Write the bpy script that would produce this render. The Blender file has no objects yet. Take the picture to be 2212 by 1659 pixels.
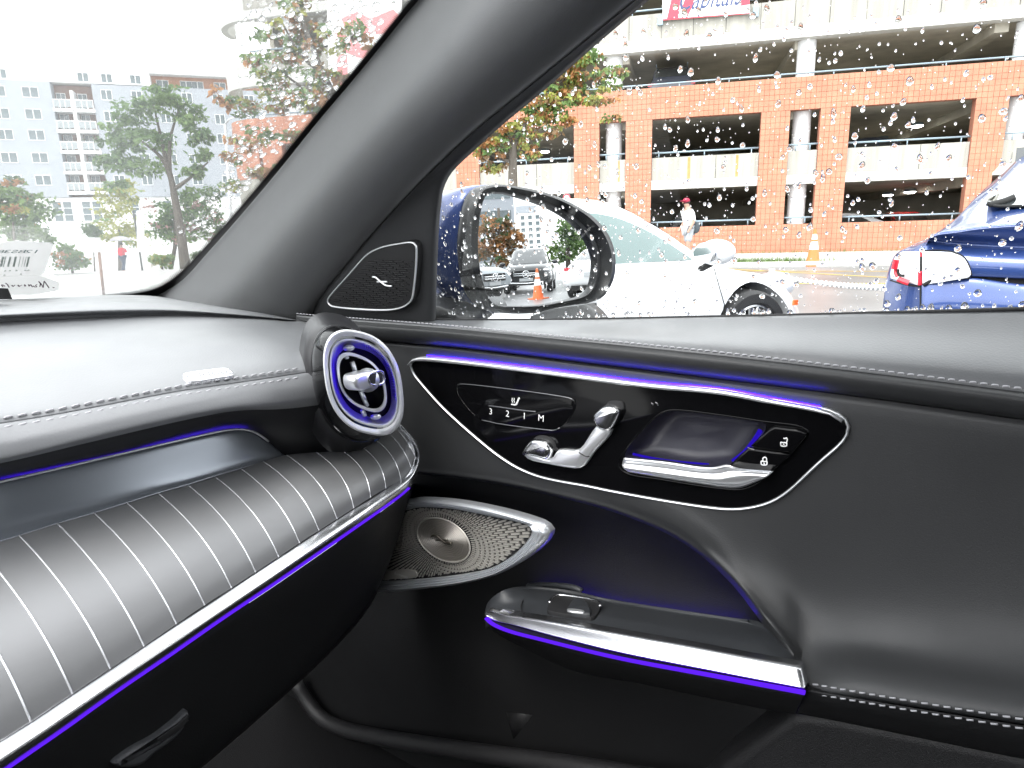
import bpy, bmesh, math, random
from mathutils import Vector, Matrix, noise
S = bpy.context.scene
COL = S.collection
rad = math.radians
random.seed(7)
# ------------------------------------------------------------------ camera
EYE = 1.10                      # eye height above the ground
PITCH, ROLL, YAW = rad(13.03), rad(1.6), rad(55)
F, CX, CY = 1425.7, 1106.0, 829.5          # focal length and centre for a picture 2212 units wide
_f = Vector((0, math.cos(PITCH), -math.sin(PITCH)))
_r0 = Vector((1, 0, 0)); _u0 = _r0.cross(_f)
_r = math.cos(ROLL)*_r0 - math.sin(ROLL)*_u0
_u = math.sin(ROLL)*_r0 + math.cos(ROLL)*_u0
CAM = Vector((0, 0, EYE))
cam = bpy.data.cameras.new('camera'); camo = bpy.data.objects.new('camera', cam); COL.objects.link(camo)
camo.matrix_world = Matrix(((_r.x, _u.x, -_f.x, 0), (_r.y, _u.y, -_f.y, 0), (_r.z, _u.z, -_f.z, EYE), (0, 0, 0, 1)))
cam.sensor_width = 36; cam.lens = 36*F/2212; cam.clip_start = .02; cam.clip_end = 3000
S.camera = camo
# ------------------------------------------------------------------ sky, sun, exposure
SUN_EL, SUN_AZ = rad(58), rad(215)          # azimuth clockwise from +Y
w = bpy.data.worlds.new('World'); S.world = w; w.use_nodes = True
nt = w.node_tree; nt.nodes.clear()
sky = nt.nodes.new('ShaderNodeTexSky'); sky.sky_type = 'NISHITA'; sky.sun_disc = False
sky.sun_elevation = SUN_EL; sky.sun_rotation = SUN_AZ; sky.air_density = 1.0; sky.dust_density = 6.0; sky.ozone_density = 1.0
hs = nt.nodes.new('ShaderNodeHueSaturation'); hs.inputs['Saturation'].default_value = .12
bg = nt.nodes.new('ShaderNodeBackground'); bg.inputs['Strength'].default_value = .15
wo = nt.nodes.new('ShaderNodeOutputWorld')
nt.links.new(sky.outputs[0], hs.inputs['Color']); cl = nt.nodes.new('ShaderNodeMixRGB'); cl.inputs[0].default_value = .8; cl.inputs[2].default_value = (9.6, 9.8, 10.0, 1)      # even cloud layer over the clear sky
nt.links.new(hs.outputs[0], cl.inputs[1]); nt.links.new(cl.outputs[0], bg.inputs[0]); nt.links.new(bg.outputs[0], wo.inputs[0])
sl = bpy.data.lights.new('sun', 'SUN'); sl.energy = .6; sl.angle = rad(20); sl.color = (1, .96, .9)
so = bpy.data.objects.new('sun', sl); COL.objects.link(so)
sd = Vector((math.sin(SUN_AZ)*math.cos(SUN_EL), math.cos(SUN_AZ)*math.cos(SUN_EL), math.sin(SUN_EL)))
so.rotation_euler = sd.to_track_quat('Z', 'Y').to_euler(); so.location = (0, 0, 30)
S.view_settings.view_transform = 'Standard'; S.view_settings.look = 'None'
S.view_settings.exposure = 1.8; S.view_settings.gamma = 1; S.view_settings.use_curve_mapping = False
S.render.engine = 'CYCLES'
cy = S.cycles
cy.max_bounces = 10; cy.diffuse_bounces = 4; cy.glossy_bounces = 5; cy.transmission_bounces = 8; cy.transparent_max_bounces = 16
cy.use_denoising = True; cy.sample_clamp_indirect = 8; cy.caustics_reflective = True; cy.caustics_refractive = False
cy.use_adaptive_sampling = True; cy.adaptive_threshold = .02
# ------------------------------------------------------------------ geometry helpers
K = 2212/4096
def T(x0, y0, s): return lambda *p: [((x0+x*s)*K, (y0+y*s)*K) for x, y in p]
tA=T(0,200,.46293); tB=T(0,700,.46293); tV=T(1200,1250,.36166); tC=T(1600,1380,.45208); tD=T(2400,1380,.49729)
tS=T(1450,1900,.40687); tR=T(1900,2250,.63291); t8=T(3000,1150,1.15856); tG=T(1700,0,.46293); tP=T(2250,750,.45208)
tT=T(3196,600,.42194); tW=T(800,0,.42194); tM=T(1720,720,.34959); tF=T(0,1700,.49729); z3=T(2200,0,.85714)
z4=T(0,1150,.79114); z6=T(0,1950,.90416); tw=T(1280,930,.19892); tN=T(0,930,.19892)
fwd = Vector((-math.sin(YAW), math.cos(YAW), 0)); rgt = Vector((math.cos(YAW), math.sin(YAW), 0)); UPV = Vector((0, 0, 1))
def ray(u, v): return _f + (u-CX)/F*_r - (v-CY)/F*_u
def C(a, b, z): return CAM + a*fwd + b*rgt + z*UPV       # car frame: ahead, to the right, up from the eye
def hit(u, v, o, n):
    d = ray(u, v); return CAM + d*((o-CAM).dot(n)/d.dot(n))
def Pb(u, v, b): return hit(u, v, C(0, b, 0), rgt)
def Pa(u, v, a): return hit(u, v, C(a, 0, 0), fwd)
def Pz(u, v, z): return hit(u, v, C(0, 0, z), UPV)
def Py(u, v, y): return hit(u, v, Vector((0, y, 0)), Vector((0, 1, 0)))
def lerp(a, b, t): return a+(b-a)*t
def interp(x, xs):
    if x <= xs[0][0]: return xs[0][1]
    for (x0, y0), (x1, y1) in zip(xs, xs[1:]):
        if x <= x1: return lerp(y0, y1, (x-x0)/(x1-x0))
    return xs[-1][1]
def V_(p): return Vector(p) if not isinstance(p, Vector) else p
def crv(p, n, closed=False):
    """smooth (centripetal-like Catmull-Rom) curve through p, resampled to n evenly spaced points"""
    p = [V_(q) for q in p]; m = len(p); d = []
    segs = m if closed else m-1
    for i in range(segs):
        if closed: a, b, c, e = p[(i-1) % m], p[i], p[(i+1) % m], p[(i+2) % m]
        else: a, b, c, e = p[max(i-1, 0)], p[i], p[i+1], p[min(i+2, m-1)]
        l0 = max((b-a).length, 1e-9)**.5; l1 = max((c-b).length, 1e-9)**.5; l2 = max((e-c).length, 1e-9)**.5
        if i == 0 and not closed: l0 = l1
        if i == segs-1 and not closed: l2 = l1
        m1 = (c-b)+l1*((b-a)/l0-(c-a)/(l0+l1)) if (b-a).length > 1e-9 else (c-b)
        m2 = (c-b)+l1*((e-c)/l2-(e-b)/(l1+l2)) if (e-c).length > 1e-9 else (c-b)
        for k in range(12):
            t = k/12; t2 = t*t; t3 = t2*t
            d.append(b*(2*t3-3*t2+1)+m1*(t3-2*t2+t)+c*(-2*t3+3*t2)+m2*(t3-t2))
    d.append(p[0].copy() if closed else p[-1].copy())
    return even(d, n, closed)
def even(d, n, closed=False):
    L = [0]
    for i in range(1, len(d)): L.append(L[-1]+(d[i]-d[i-1]).length)
    out = []; j = 0; N = n if closed else n-1
    for i in range(n):
        s = L[-1]*i/N
        while j < len(d)-2 and L[j+1] < s: j += 1
        t = (s-L[j])/max(L[j+1]-L[j], 1e-12)
        out.append(d[j].lerp(d[j+1], min(max(t, 0), 1)))
    return out
def crv2(p, n, closed=False): return [(q.x, q.y) for q in crv([Vector((x, y, 0)) for x, y in p], n, closed)]
def lin(p, n): return [(q.x, q.y) for q in even([Vector((x, y, 0)) for x, y in p], n)]
SH = [Vector((0, 0, 0))]
ORG = {}
def me(name, v, f, smooth=True):
    m = bpy.data.meshes.new(name); m.from_pydata([tuple(q) for q in v], [], f); m.update()
    if smooth:
        for q in m.polygons: q.use_smooth = True
    return m
def fixn(m):
    b = bmesh.new(); b.from_mesh(m); bmesh.ops.recalc_face_normals(b, faces=b.faces); b.to_mesh(m); b.free()
def obj(name, v, f, mat, parent=None, smooth=True, fix=True, ang=None):
    """one mesh object; v in the coordinates of its thing (or world minus SH for the car we sit in)"""
    v = [V_(q)-SH[0] for q in v]
    lo = Vector((min(q.x for q in v), min(q.y for q in v), min(q.z for q in v))); hi = Vector((max(q.x for q in v), max(q.y for q in v), max(q.z for q in v)))
    c = (lo+hi)/2
    if parent is None: c.z = lo.z
    m = me(name, [q-c for q in v], f, smooth)
    if fix: fixn(m)
    if ang is not None and smooth: m.set_sharp_from_angle(angle=rad(ang))
    if mat: m.materials.append(mat)
    return link(name, m, c, parent)
def link(name, m, c, parent=None):
    o = bpy.data.objects.new(name, m); COL.objects.link(o)
    if parent is not None: o.parent = parent; o.location = c-ORG[parent.name]
    else: o.location = c
    ORG[o.name] = c if parent is not None else Vector((0, 0, 0))
    return o
def empty(name, loc=(0, 0, 0), rz=0, parent=None):
    o = bpy.data.objects.new(name, None); COL.objects.link(o); o.empty_display_size = .1
    loc = V_(loc)
    if parent is not None: o.parent = parent; o.location = loc-ORG[parent.name]; ORG[o.name] = loc
    else: o.location = loc; ORG[o.name] = Vector((0, 0, 0))
    o.rotation_euler.z = rz
    return o
def tag(o, label=None, cat=None, group=None, kind=None):
    if label: o['label'] = label
    if cat: o['category'] = cat
    if group: o['group'] = group
    if kind: o['kind'] = kind
    return o
def copy_tree(o, parent=None):
    c = o.copy(); COL.objects.link(c); c.parent = parent; ORG[c.name] = ORG.get(o.name, Vector((0, 0, 0)))
    for ch in list(o.children): copy_tree(ch, c)
    return c
class G:
    """collects shapes into one mesh"""
    def __init__(s): s.v = []; s.f = []
    def add(s, v, f):
        n = len(s.v); s.v += [V_(q) for q in v]; s.f += [tuple(i+n for i in q) for q in f]; return s
    def box(s, x0, x1, y0, y1, z0, z1):
        v = [(x, y, z) for x in (x0, x1) for y in (y0, y1) for z in (z0, z1)]
        return s.add(v, [(0, 1, 3, 2), (4, 6, 7, 5), (0, 4, 5, 1), (2, 3, 7, 6), (0, 2, 6, 4), (1, 5, 7, 3)])
    def obox(s, c, ax, ay, az):
        c = V_(c); v = [c+i*ax+j*ay+k*az for i in (-1, 1) for j in (-1, 1) for k in (-1, 1)]
        return s.add(v, [(0, 1, 3, 2), (4, 6, 7, 5), (0, 4, 5, 1), (2, 3, 7, 6), (0, 2, 6, 4), (1, 5, 7, 3)])
    def tube(s, p, r, seg=8, closed=False, cap=True):
        p = [V_(q) for q in p]; n = len(p); rr = r if isinstance(r, (list, tuple)) else [r]*n
        t0 = (p[1]-p[0]).normalized(); x = t0.orthogonal().normalized(); v = []
        for i in range(n):
            t = ((p[(i+1) % n] if closed or i < n-1 else p[i])-(p[i-1] if closed or i else p[i])).normalized()
            x = (x-t*x.dot(t)).normalized(); y = t.cross(x)
            v += [p[i]+(x*math.cos(6.28319*k/seg)+y*math.sin(6.28319*k/seg))*rr[i] for k in range(seg)]
        f = [(i*seg+k, i*seg+(k+1) % seg, ((i+1) % n)*seg+(k+1) % seg, ((i+1) % n)*seg+k) for i in range(n if closed else n-1) for k in range(seg)]
        if cap and not closed: f += [tuple(range(seg))[::-1], tuple(range((n-1)*seg, n*seg))]
        return s.add(v, f)
    def sweep(s, p, nrm, w, h, closed=False, seg=10, pw=2.0):
        """band of elliptical section along p: w across (in the surface), h along nrm"""
        p = [V_(q) for q in p]; n = len(p); v = []
        for i in range(n):
            t = ((p[(i+1) % n] if closed or i < n-1 else p[i])-(p[i-1] if closed or i else p[i])).normalized()
            nn = nrm[i] if isinstance(nrm, list) else nrm
            sd_ = t.cross(nn).normalized(); ww = w[i] if isinstance(w, list) else w; hh = h[i] if isinstance(h, list) else h
            for k in range(seg):
                a = 6.28319*k/seg; ca, sa = math.cos(a), math.sin(a)
                v.append(p[i]+sd_*ww*math.copysign(abs(ca)**(2/pw), ca)+nn*hh*math.copysign(abs(sa)**(2/pw), sa))
        f = [(i*seg+k, i*seg+(k+1) % seg, ((i+1) % n)*seg+(k+1) % seg, ((i+1) % n)*seg+k) for i in range(n if closed else n-1) for k in range(seg)]
        if not closed: f += [tuple(range(seg))[::-1], tuple(range((n-1)*seg, n*seg))]
        return s.add(v, f)
    def grid(s, rows, closed=False):
        n = len(rows[0]); v = [q for r in rows for q in r]
        return s.add(v, [(i*n+k, i*n+(k+1) % n, (i+1)*n+(k+1) % n, (i+1)*n+k) for i in range(len(rows)-1) for k in range(n if closed else n-1)])
    def ball(s, c, rx, ry, rz, nu=12, nv=8):
        c = V_(c); v = [c+Vector((rx*math.sin(math.pi*j/nv)*math.cos(6.28319*i/nu), ry*math.sin(math.pi*j/nv)*math.sin(6.28319*i/nu), rz*math.cos(math.pi*j/nv))) for j in range(nv+1) for i in range(nu)]
        return s.add(v, [(j*nu+i, j*nu+(i+1) % nu, (j+1)*nu+(i+1) % nu, (j+1)*nu+i) for j in range(nv) for i in range(nu)])
    def ok(s, name, mat, parent=None, **k): return obj(name, s.v, s.f, mat, parent, **k)
def loft(rails, n, sub, thick=None, lines=()):
    """smooth surface through rails (lists of points); thick: vector or callable giving the back offset"""
    R = [crv(r, n) for r in rails]; rows = []
    m = len(R)
    cols = [[] for _ in range(n)]
    for i in range(n):
        c = [R[j][i] for j in range(m)]
        d = []
        for j in range(m-1):
            a, b, e, g = c[max(j-1, 0)], c[j], c[j+1], c[min(j+2, m-1)]
            m1 = (e-a)*.5 if j > 0 else e-b; m2 = (g-b)*.5 if j < m-2 else e-b
            L = (e-b).length
            for q in (m1, m2):
                if q.length > 1.6*L: q *= 1.6*L/q.length
            for k in range(sub):
                t = k/sub; t2 = t*t; t3 = t2*t
                d.append(b.lerp(e, t) if j in lines else b*(2*t3-3*t2+1)+m1*(t3-2*t2+t)+e*(-2*t3+3*t2)+m2*(t3-t2))
        d.append(c[-1]); cols[i] = d
    rows = [[cols[i][j] for i in range(n)] for j in range(len(cols[0]))]
    g = G().grid(rows)
    if thick is not None:
        tv = V_(thick); N = len(rows); g2 = [[q+tv for q in r] for r in rows]; o = len(g.v)
        g.grid(g2)
        e = [k for k in range(n)], [(N-1)*n+k for k in range(n)], [j*n for j in range(N)], [j*n+n-1 for j in range(N)]
        for ed in e: g.f += [(x, y, y+o, x+o) for x, y in zip(ed, ed[1:])]
    return g
class Pl:
    def __init__(s, o, e1, n):
        s.o = o; s.n = n.normalized(); s.e1 = (e1-s.n*e1.dot(s.n)).normalized(); s.e2 = s.n.cross(s.e1).normalized()
        if s.e2.z < 0: s.e2 = -s.e2
    def h(s, u, v, d=0): return hit(u, v, s.o+s.n*d, s.n)
    def p2(s, u, v):
        q = s.h(u, v)-s.o; return (q.dot(s.e1), q.dot(s.e2))
    def to(s, pts): return [s.p2(*q) for q in pts]
    def at(s, x, y, d=0): return s.o+s.e1*x+s.e2*y+s.n*d
    def off(s, d): return Pl(s.o+s.n*d, s.e1, s.n)
def area2(p): return sum(a[0]*b[1]-b[0]*a[1] for a, b in zip(p, p[1:]+p[:1]))/2
def inset(p, d):
    sg = 1 if area2(p) > 0 else -1; o = []; n = len(p)
    for i in range(n):
        a, b, c = Vector(p[i-1]), Vector(p[i]), Vector(p[(i+1) % n])
        e = (b-a).normalized(); g = (c-b).normalized(); n1 = Vector((-e.y, e.x))*sg; n2 = Vector((-g.y, g.x))*sg
        m = n1+n2; L = m.length
        m = m/L if L > 1e-6 else n1
        q = b+m*d/max(m.dot(n1), .45); o.append((q.x, q.y))
    return o
def slab(name, p, pl, d0, d1, bev, mat, parent=None, steps=3, ang=40, dish=0):
    """solid with outline p (2-D in plane pl) from depth d0 to d1 with a rounded front edge"""
    rings = [[pl.at(x, y, d0) for x, y in p]]
    if bev:
        for k in range(steps+1):
            a = 1.5708*k/steps; q = inset(p, bev*(1-math.cos(a))) if k else p
            rings.append([pl.at(x, y, d1-bev+bev*math.sin(a)) for x, y in q])
    else: rings.append([pl.at(x, y, d1) for x, y in p])
    g = G().grid(rings, closed=True); n = len(p); m = len(rings)
    g.f += [tuple(range((m-1)*n, m*n)), tuple(range(n))[::-1]]
    return g.ok(name, mat, parent, ang=ang)
def text_geo(s, size):
    c = bpy.data.curves.new('t', 'FONT'); c.body = s; c.size = size; c.resolution_u = 3; c.align_x = 'CENTER'; c.align_y = 'CENTER'
    o = bpy.data.objects.new('t', c); COL.objects.link(o)
    dg = bpy.context.evaluated_depsgraph_get(); m = bpy.data.meshes.new_from_object(o.evaluated_get(dg))
    r = [(q.co.x, q.co.y) for q in m.vertices], [tuple(q.vertices) for q in m.polygons]
    bpy.data.objects.remove(o); bpy.data.curves.remove(c); bpy.data.meshes.remove(m)
    return r
def text(name, s, size, pl, x, y, d, mat, parent=None, mirror=False, slant=0, rot=0, sx=1):
    v, f = text_geo(s, size); k = -1 if mirror else 1; cr_, sr = math.cos(rot), math.sin(rot)
    pts = []
    for a, b in v:
        a = (a*sx+b*slant); a, b = a*cr_-b*sr, a*sr+b*cr_
        pts.append(pl.at(x+a*k, y+b, d))
    return obj(name, pts, f, mat, parent, smooth=False, fix=False)
def evalmesh(o):
    dg = bpy.context.evaluated_depsgraph_get(); return bpy.data.meshes.new_from_object(o.evaluated_get(dg))
def cut(o, cutter_g):
    """cuts a shape out of o for good (the cutter does not stay in the scene)"""
    m = me('c', cutter_g.v, cutter_g.f); fixn(m); k = bpy.data.objects.new('c', m); COL.objects.link(k)
    q = o; M = Matrix.Identity(4)
    while q: M = Matrix.Translation(q.location) @ q.rotation_euler.to_matrix().to_4x4() @ M; q = q.parent
    rt = o
    while rt.parent: rt = rt.parent
    k.matrix_world = Matrix.Translation(rt.location) @ rt.rotation_euler.to_matrix().to_4x4()
    b = o.modifiers.new('b', 'BOOLEAN'); b.operation = 'DIFFERENCE'; b.object = k; b.solver = 'EXACT'
    bpy.context.view_layer.update()
    m2 = evalmesh(o); o.modifiers.clear(); old = o.data; o.data = m2; m2.name = old.name
    bpy.data.objects.remove(k); m2.set_sharp_from_angle(angle=rad(40))
# ------------------------------------------------------------------ materials
def mat(name, col, rough=.5, metal=0, spec=.5, var=0, vs=6, bump=0, bs=80, coat=0, emit=None, es=0, trans=0, ior=1.45, sub=0, aniso=0, stretch=None, sheen=0, crough=.05):
    m = bpy.data.materials.new(name); m.use_nodes = True; n = m.node_tree; p = n.nodes['Principled BSDF']
    I = p.inputs
    I['Base Color'].default_value = (*col, 1); I['Roughness'].default_value = rough; I['Metallic'].default_value = metal
    I['Specular IOR Level'].default_value = spec; I['IOR'].default_value = ior
    I['Coat Weight'].default_value = coat; I['Coat Roughness'].default_value = crough
    I['Transmission Weight'].default_value = trans; I['Sheen Weight'].default_value = sheen
    if emit: I['Emission Color'].default_value = (*emit, 1); I['Emission Strength'].default_value = es
    if var or bump:
        tc = n.nodes.new('ShaderNodeTexCoord'); src = tc.outputs['Object']
        if stretch:
            mp = n.nodes.new('ShaderNodeMapping'); mp.inputs['Scale'].default_value = stretch; n.links.new(src, mp.inputs[0]); src = mp.outputs[0]
    if var:
        t = n.nodes.new('ShaderNodeTexNoise'); t.inputs['Scale'].default_value = vs; t.inputs['Detail'].default_value = 5; t.inputs['Roughness'].default_value = .6
        n.links.new(src, t.inputs['Vector'])
        r = n.nodes.new('ShaderNodeValToRGB'); r.color_ramp.elements[0].position = .3; r.color_ramp.elements[1].position = .7
        r.color_ramp.elements[0].color = (*[c*(1-var) for c in col], 1); r.color_ramp.elements[1].color = (*[min(c*(1+var), 1) for c in col], 1)
        n.links.new(t.outputs['Fac'], r.inputs[0]); n.links.new(r.outputs[0], I['Base Color'])
    if bump:
        t = n.nodes.new('ShaderNodeTexNoise'); t.inputs['Scale'].default_value = bs; t.inputs['Detail'].default_value = 3
        n.links.new(src, t.inputs['Vector'])
        b = n.nodes.new('ShaderNodeBump'); b.inputs['Strength'].default_value = bump; b.inputs['Distance'].default_value = .002
        n.links.new(t.outputs['Fac'], b.inputs['Height']); n.links.new(b.outputs[0], I['Normal'])
    return m
def leather(name, col, rough=.42, cell=420, bump=.25, spec=.5, coat=0):
    m = mat(name, col, rough, spec=spec, coat=coat, crough=.35); n = m.node_tree; p = n.nodes['Principled BSDF']
    tc = n.nodes.new('ShaderNodeTexCoord'); v = n.nodes.new('ShaderNodeTexVoronoi'); v.inputs['Scale'].default_value = cell; v.feature = 'F1'
    b = n.nodes.new('ShaderNodeBump'); b.inputs['Strength'].default_value = bump; b.inputs['Distance'].default_value = .0006; b.invert = True
    n.links.new(tc.outputs['Object'], v.inputs['Vector']); n.links.new(v.outputs['Distance'], b.inputs['Height']); n.links.new(b.outputs[0], p.inputs['Normal'])
    t = n.nodes.new('ShaderNodeTexNoise'); t.inputs['Scale'].default_value = 14; t.inputs['Detail'].default_value = 6
    r = n.nodes.new('ShaderNodeMapRange'); r.inputs['From Min'].default_value = .3; r.inputs['From Max'].default_value = .7
    r.inputs['To Min'].default_value = rough-.05; r.inputs['To Max'].default_value = rough+.06
    n.links.new(tc.outputs['Object'], t.inputs['Vector']); n.links.new(t.outputs['Fac'], r.inputs[0]); n.links.new(r.outputs[0], p.inputs['Roughness'])
    return m
def pane(name, tint, refl=1.0):
    """window pane: clear with mirror-like reflection that grows towards grazing view"""
    m = bpy.data.materials.new(name); m.use_nodes = True; n = m.node_tree; n.nodes.clear()
    o = n.nodes.new('ShaderNodeOutputMaterial'); mx = n.nodes.new('ShaderNodeMixShader'); t = n.nodes.new('ShaderNodeBsdfTransparent'); g = n.nodes.new('ShaderNodeBsdfGlossy')
    fr = n.nodes.new('ShaderNodeFresnel'); fr.inputs['IOR'].default_value = 1.5; mu = n.nodes.new('ShaderNodeMath'); mu.operation = 'MULTIPLY'; mu.inputs[1].default_value = refl
    t.inputs[0].default_value = (*tint, 1); g.inputs['Roughness'].default_value = .0
    n.links.new(fr.outputs[0], mu.inputs[0]); n.links.new(mu.outputs[0], mx.inputs[0]); n.links.new(t.outputs[0], mx.inputs[1]); n.links.new(g.outputs[0], mx.inputs[2]); n.links.new(mx.outputs[0], o.inputs[0])
    return m
def haze_film(m, k):
    n = m.node_tree; o = [q for q in n.nodes if q.type == 'OUTPUT_MATERIAL'][0]; a = o.inputs[0].links[0].from_socket
    t = n.nodes.new('ShaderNodeBsdfTranslucent'); t.inputs[0].default_value = (.9, .92, .93, 1); x = n.nodes.new('ShaderNodeMixShader'); x.inputs[0].default_value = k
    n.links.new(a, x.inputs[1]); n.links.new(t.outputs[0], x.inputs[2]); n.links.new(x.outputs[0], o.inputs[0])
def glow(name, col, s):
    m = bpy.data.materials.new(name); m.use_nodes = True; n = m.node_tree; n.nodes.clear()
    o = n.nodes.new('ShaderNodeOutputMaterial'); e = n.nodes.new('ShaderNodeEmission'); e.inputs[0].default_value = (*col, 1); e.inputs[1].default_value = s
    n.links.new(e.outputs[0], o.inputs[0]); return m
# ================================================================== the car we sit in
car = empty('car', C(-.4, -.35, -EYE))
tag(car, 'car interior seen from inside, black leather dashboard and door with violet ambient light', 'car')
SH[0] = car.location.copy()
m_leath = leather('black leather', (.023, .0238, .0252), .47, 900, .12)
m_leath2 = leather('black leather fine', (.013, .0132, .014), .52, 700, .2, spec=.3)
m_pad = leather('dash leather', (.14, .144, .152), .36, 520, .12, spec=.9)
m_plast = mat('black grained plastic', (.012, .012, .013), .5, bump=.35, bs=900)
m_gloss = mat('piano black', (.003, .003, .0035), .08, spec=.22)
m_dark = mat('matt black', (.008, .008, .009), .7); m_low = mat('black carpet', (.006, .006, .0065), .9, spec=.15, bump=.4, bs=700)
m_cloth = mat('grey woven cloth', (.034, .036, .039), .85, sheen=.2, var=.06, vs=30)
def weave(m):
    n = m.node_tree; p = n.nodes['Principled BSDF']; tc = n.nodes.new('ShaderNodeTexCoord'); wv = n.nodes.new('ShaderNodeTexNoise')
    wv.inputs['Scale'].default_value = 900
    b = n.nodes.new('ShaderNodeBump'); b.inputs['Strength'].default_value = .3; b.inputs['Distance'].default_value = .0006
    n.links.new(tc.outputs['Object'], wv.inputs['Vector']); n.links.new(wv.outputs['Fac'], b.inputs['Height']); n.links.new(b.outputs[0], p.inputs['Normal'])
weave(m_cloth)
m_cloth2 = mat('dark cloth', (.026, .027, .029), .8, var=.08, vs=30); weave(m_cloth2)
m_silver = mat('satin silver', (.84, .85, .87), .30, metal=.82, bump=.03, bs=600)
m_chrome = mat('bright chrome', (.88, .89, .90), .2, metal=1)
m_gsilver = mat('grey silver', (.62, .64, .67), .33, metal=.8, bump=.03, bs=500)
m_thread = mat('grey thread', (.30, .30, .32), .7)
m_line = mat('pale inlay', (.82, .83, .86), .25, metal=.6)
m_trim = mat('brushed grey trim', (.185, .188, .194), .50, metal=.45, bump=.03, bs=60, stretch=(1, 1, 9))
m_shelf = mat('smooth slate trim', (.26, .285, .32), .27, metal=.6, spec=.6)
m_print = mat("white print", (.75, .75, .75), .5)
m_vring = mat('satin silver plastic', (.66, .67, .69), .34, metal=.35)
m_grille = mat('warm steel grille', (.52, .50, .46), .40, metal=.65)
VIO = (.13, .018, 1.0)
m_glow = glow('violet light strip', VIO, .30); m_guide = glow('blue light guide', (.05, .015, 1.0), .13); m_led4 = glow('violet lamp faint', (.06, .012, 1.0), .9)
m_led = glow('violet lamp', (.014, .003, 1.0), 9); m_led3 = glow('violet lamp soft', (.05, .010, 1.0), 2.2); m_led5 = glow('violet lamp recess', (.06, .014, 1.0), 4.5)
m_led2 = glow('violet lamp dim', (.03, .005, 1.0), 3.0)
pn = -rgt                                      # towards the cabin
def tilt(b0, k=.28): return Pl(C(0, b0, -.1), -fwd, -(rgt+UPV*k))
def tp(pl, pts): return [pl.h(*q) for q in pts]
def bp(pts, bs): return [Pb(u, v, interp(u, bs) if isinstance(bs, list) else bs) for u, v in pts]
def ap(pts, aa): return [Pa(u, v, interp(u, aa) if isinstance(aa, list) else aa) for u, v in pts]
def mixr(p, q, t, n=24):
    p, q = crv2(p, n), crv2(q, n); return [(lerp(a[0], b[0], t), lerp(a[1], b[1], t)) for a, b in zip(p, q)]
stitch_me = {}
def stitches(path, nrm, L, gap, r, parent, m=m_thread, lift=.6):
    """row of single stitches lying on the surface along path"""
    key = (round(L, 5), round(r, 5), m.name)
    if key not in stitch_me:
        g = G().sweep([(-L/2, 0, -r*.5), (-L*.42, 0, r*.1), (-L*.2, 0, r*.5), (L*.2, 0, r*.5), (L*.42, 0, r*.1), (L/2, 0, -r*.5)], Vector((0, 0, 1)), r, r*.8, seg=6)
        q = me('stitch', g.v, g.f); fixn(q); q.materials.append(m); stitch_me[key] = q
    tot = sum((b-a).length for a, b in zip(path, path[1:])); n = max(2, int(tot/(L+gap)))
    P = even(path, 2*n+1)
    for i in range(n):
        c = P[2*i+1]; t = (P[2*i+2]-P[2*i]).normalized(); nn = (nrm-t*nrm.dot(t)).normalized(); s_ = nn.cross(t)
        o = link('stitch', stitch_me[key], c+nn*r*lift-SH[0], parent)
        t2 = (t+s_*.10).normalized(); s2 = nn.cross(t2)
        o.rotation_euler = Matrix((t2, s2, nn)).transposed().to_euler()
# ---------------------------------------------------------------- door: upper pad, roll, main panel
SILL = [(640, 686), (760, 689), (937, 692), (1106, 692), (1300, 690), (1500, 686), (1660, 683), (1900, 677), (2212, 668), (2700, 652)]
STI = [(640, 681), (673, 684), (804, 694), (972, 707), (1200, 729), (1403, 749), (1620, 772), (1900, 805), (2212, 844), (2700, 905)]
GRV = [(700, 728), (832, 738), (972, 749), (1296, 787), (1600, 824), (1890, 861), (2212, 906), (2700, 975)]
pad = loft([bp(SILL, .676), bp(mixr(SILL, STI, .3), .652), bp(mixr(SILL, STI, .72), .612), bp(STI, .600)], 60, 6, thick=rgt*.02-UPV*.03)
m_padd = leather('door pad leather', (.080, .083, .088), .36, 520, .12, spec=.9)
door = pad.ok('door_panel', m_padd, car)
def dn(p, k): return [(u, v+k) for u, v in p]
roll = loft([bp(dn(STI, 3), .601), bp(dn(STI, 8), .5975), bp(mixr(STI, GRV, .3), .5945), bp(mixr(STI, GRV, .6), .5955), bp(mixr(STI, GRV, .88), .6000), bp(GRV, .6085)], 60, 5, thick=rgt*.03)
roll.ok('padded_roll', m_leath, door)
stitches(crv(bp(dn(STI, -3), .6005), 200), (-rgt*.6+UPV).normalized(), .0046, .0022, .00085, door)
ARC = [(868, 1015), (905, 1020), (1000, 1030), (1100, 1046), (1190, 1066), (1350, 1110), (1480, 1170), (1580, 1255), (1650, 1345), (1698, 1408), (1730, 1455), (1743, 1484), (1900, 1512), (2212, 1562), (2700, 1640)]
bA = [(1350, .607), (1480, .604), (1580, .597), (1650, .584), (1700, .560), (1745, .537), (1900, .531), (2700, .523)]
def midrail(t, bs): return bp(mixr(GRV, ARC, t, 40), bs)
rails = [bp(dn(GRV, 2), .609), midrail(.03, .606), midrail(.25, .606), midrail(.5, [(1500, .606), (1900, .603), (2300, .600)]),
         midrail(.7, [(1400, .606), (1700, .600), (1900, .594), (2300, .588)]), midrail(.82, [(1300, .606), (1600, .598), (1760, .582), (2300, .566)]),
         midrail(.91, [(1300, .606), (1560, .598), (1700, .574), (1800, .550), (2300, .541)]), midrail(.965, [(1350, .6065), (1500, .602), (1600, .588), (1720, .552), (1800, .536), (2300, .528)]),
         bp(ARC, bA), bp([(u-2, v+4) if u < 1742 else (u, v+3) for u, v in ARC], [(u, b+.010) for u, b in bA])]
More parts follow.
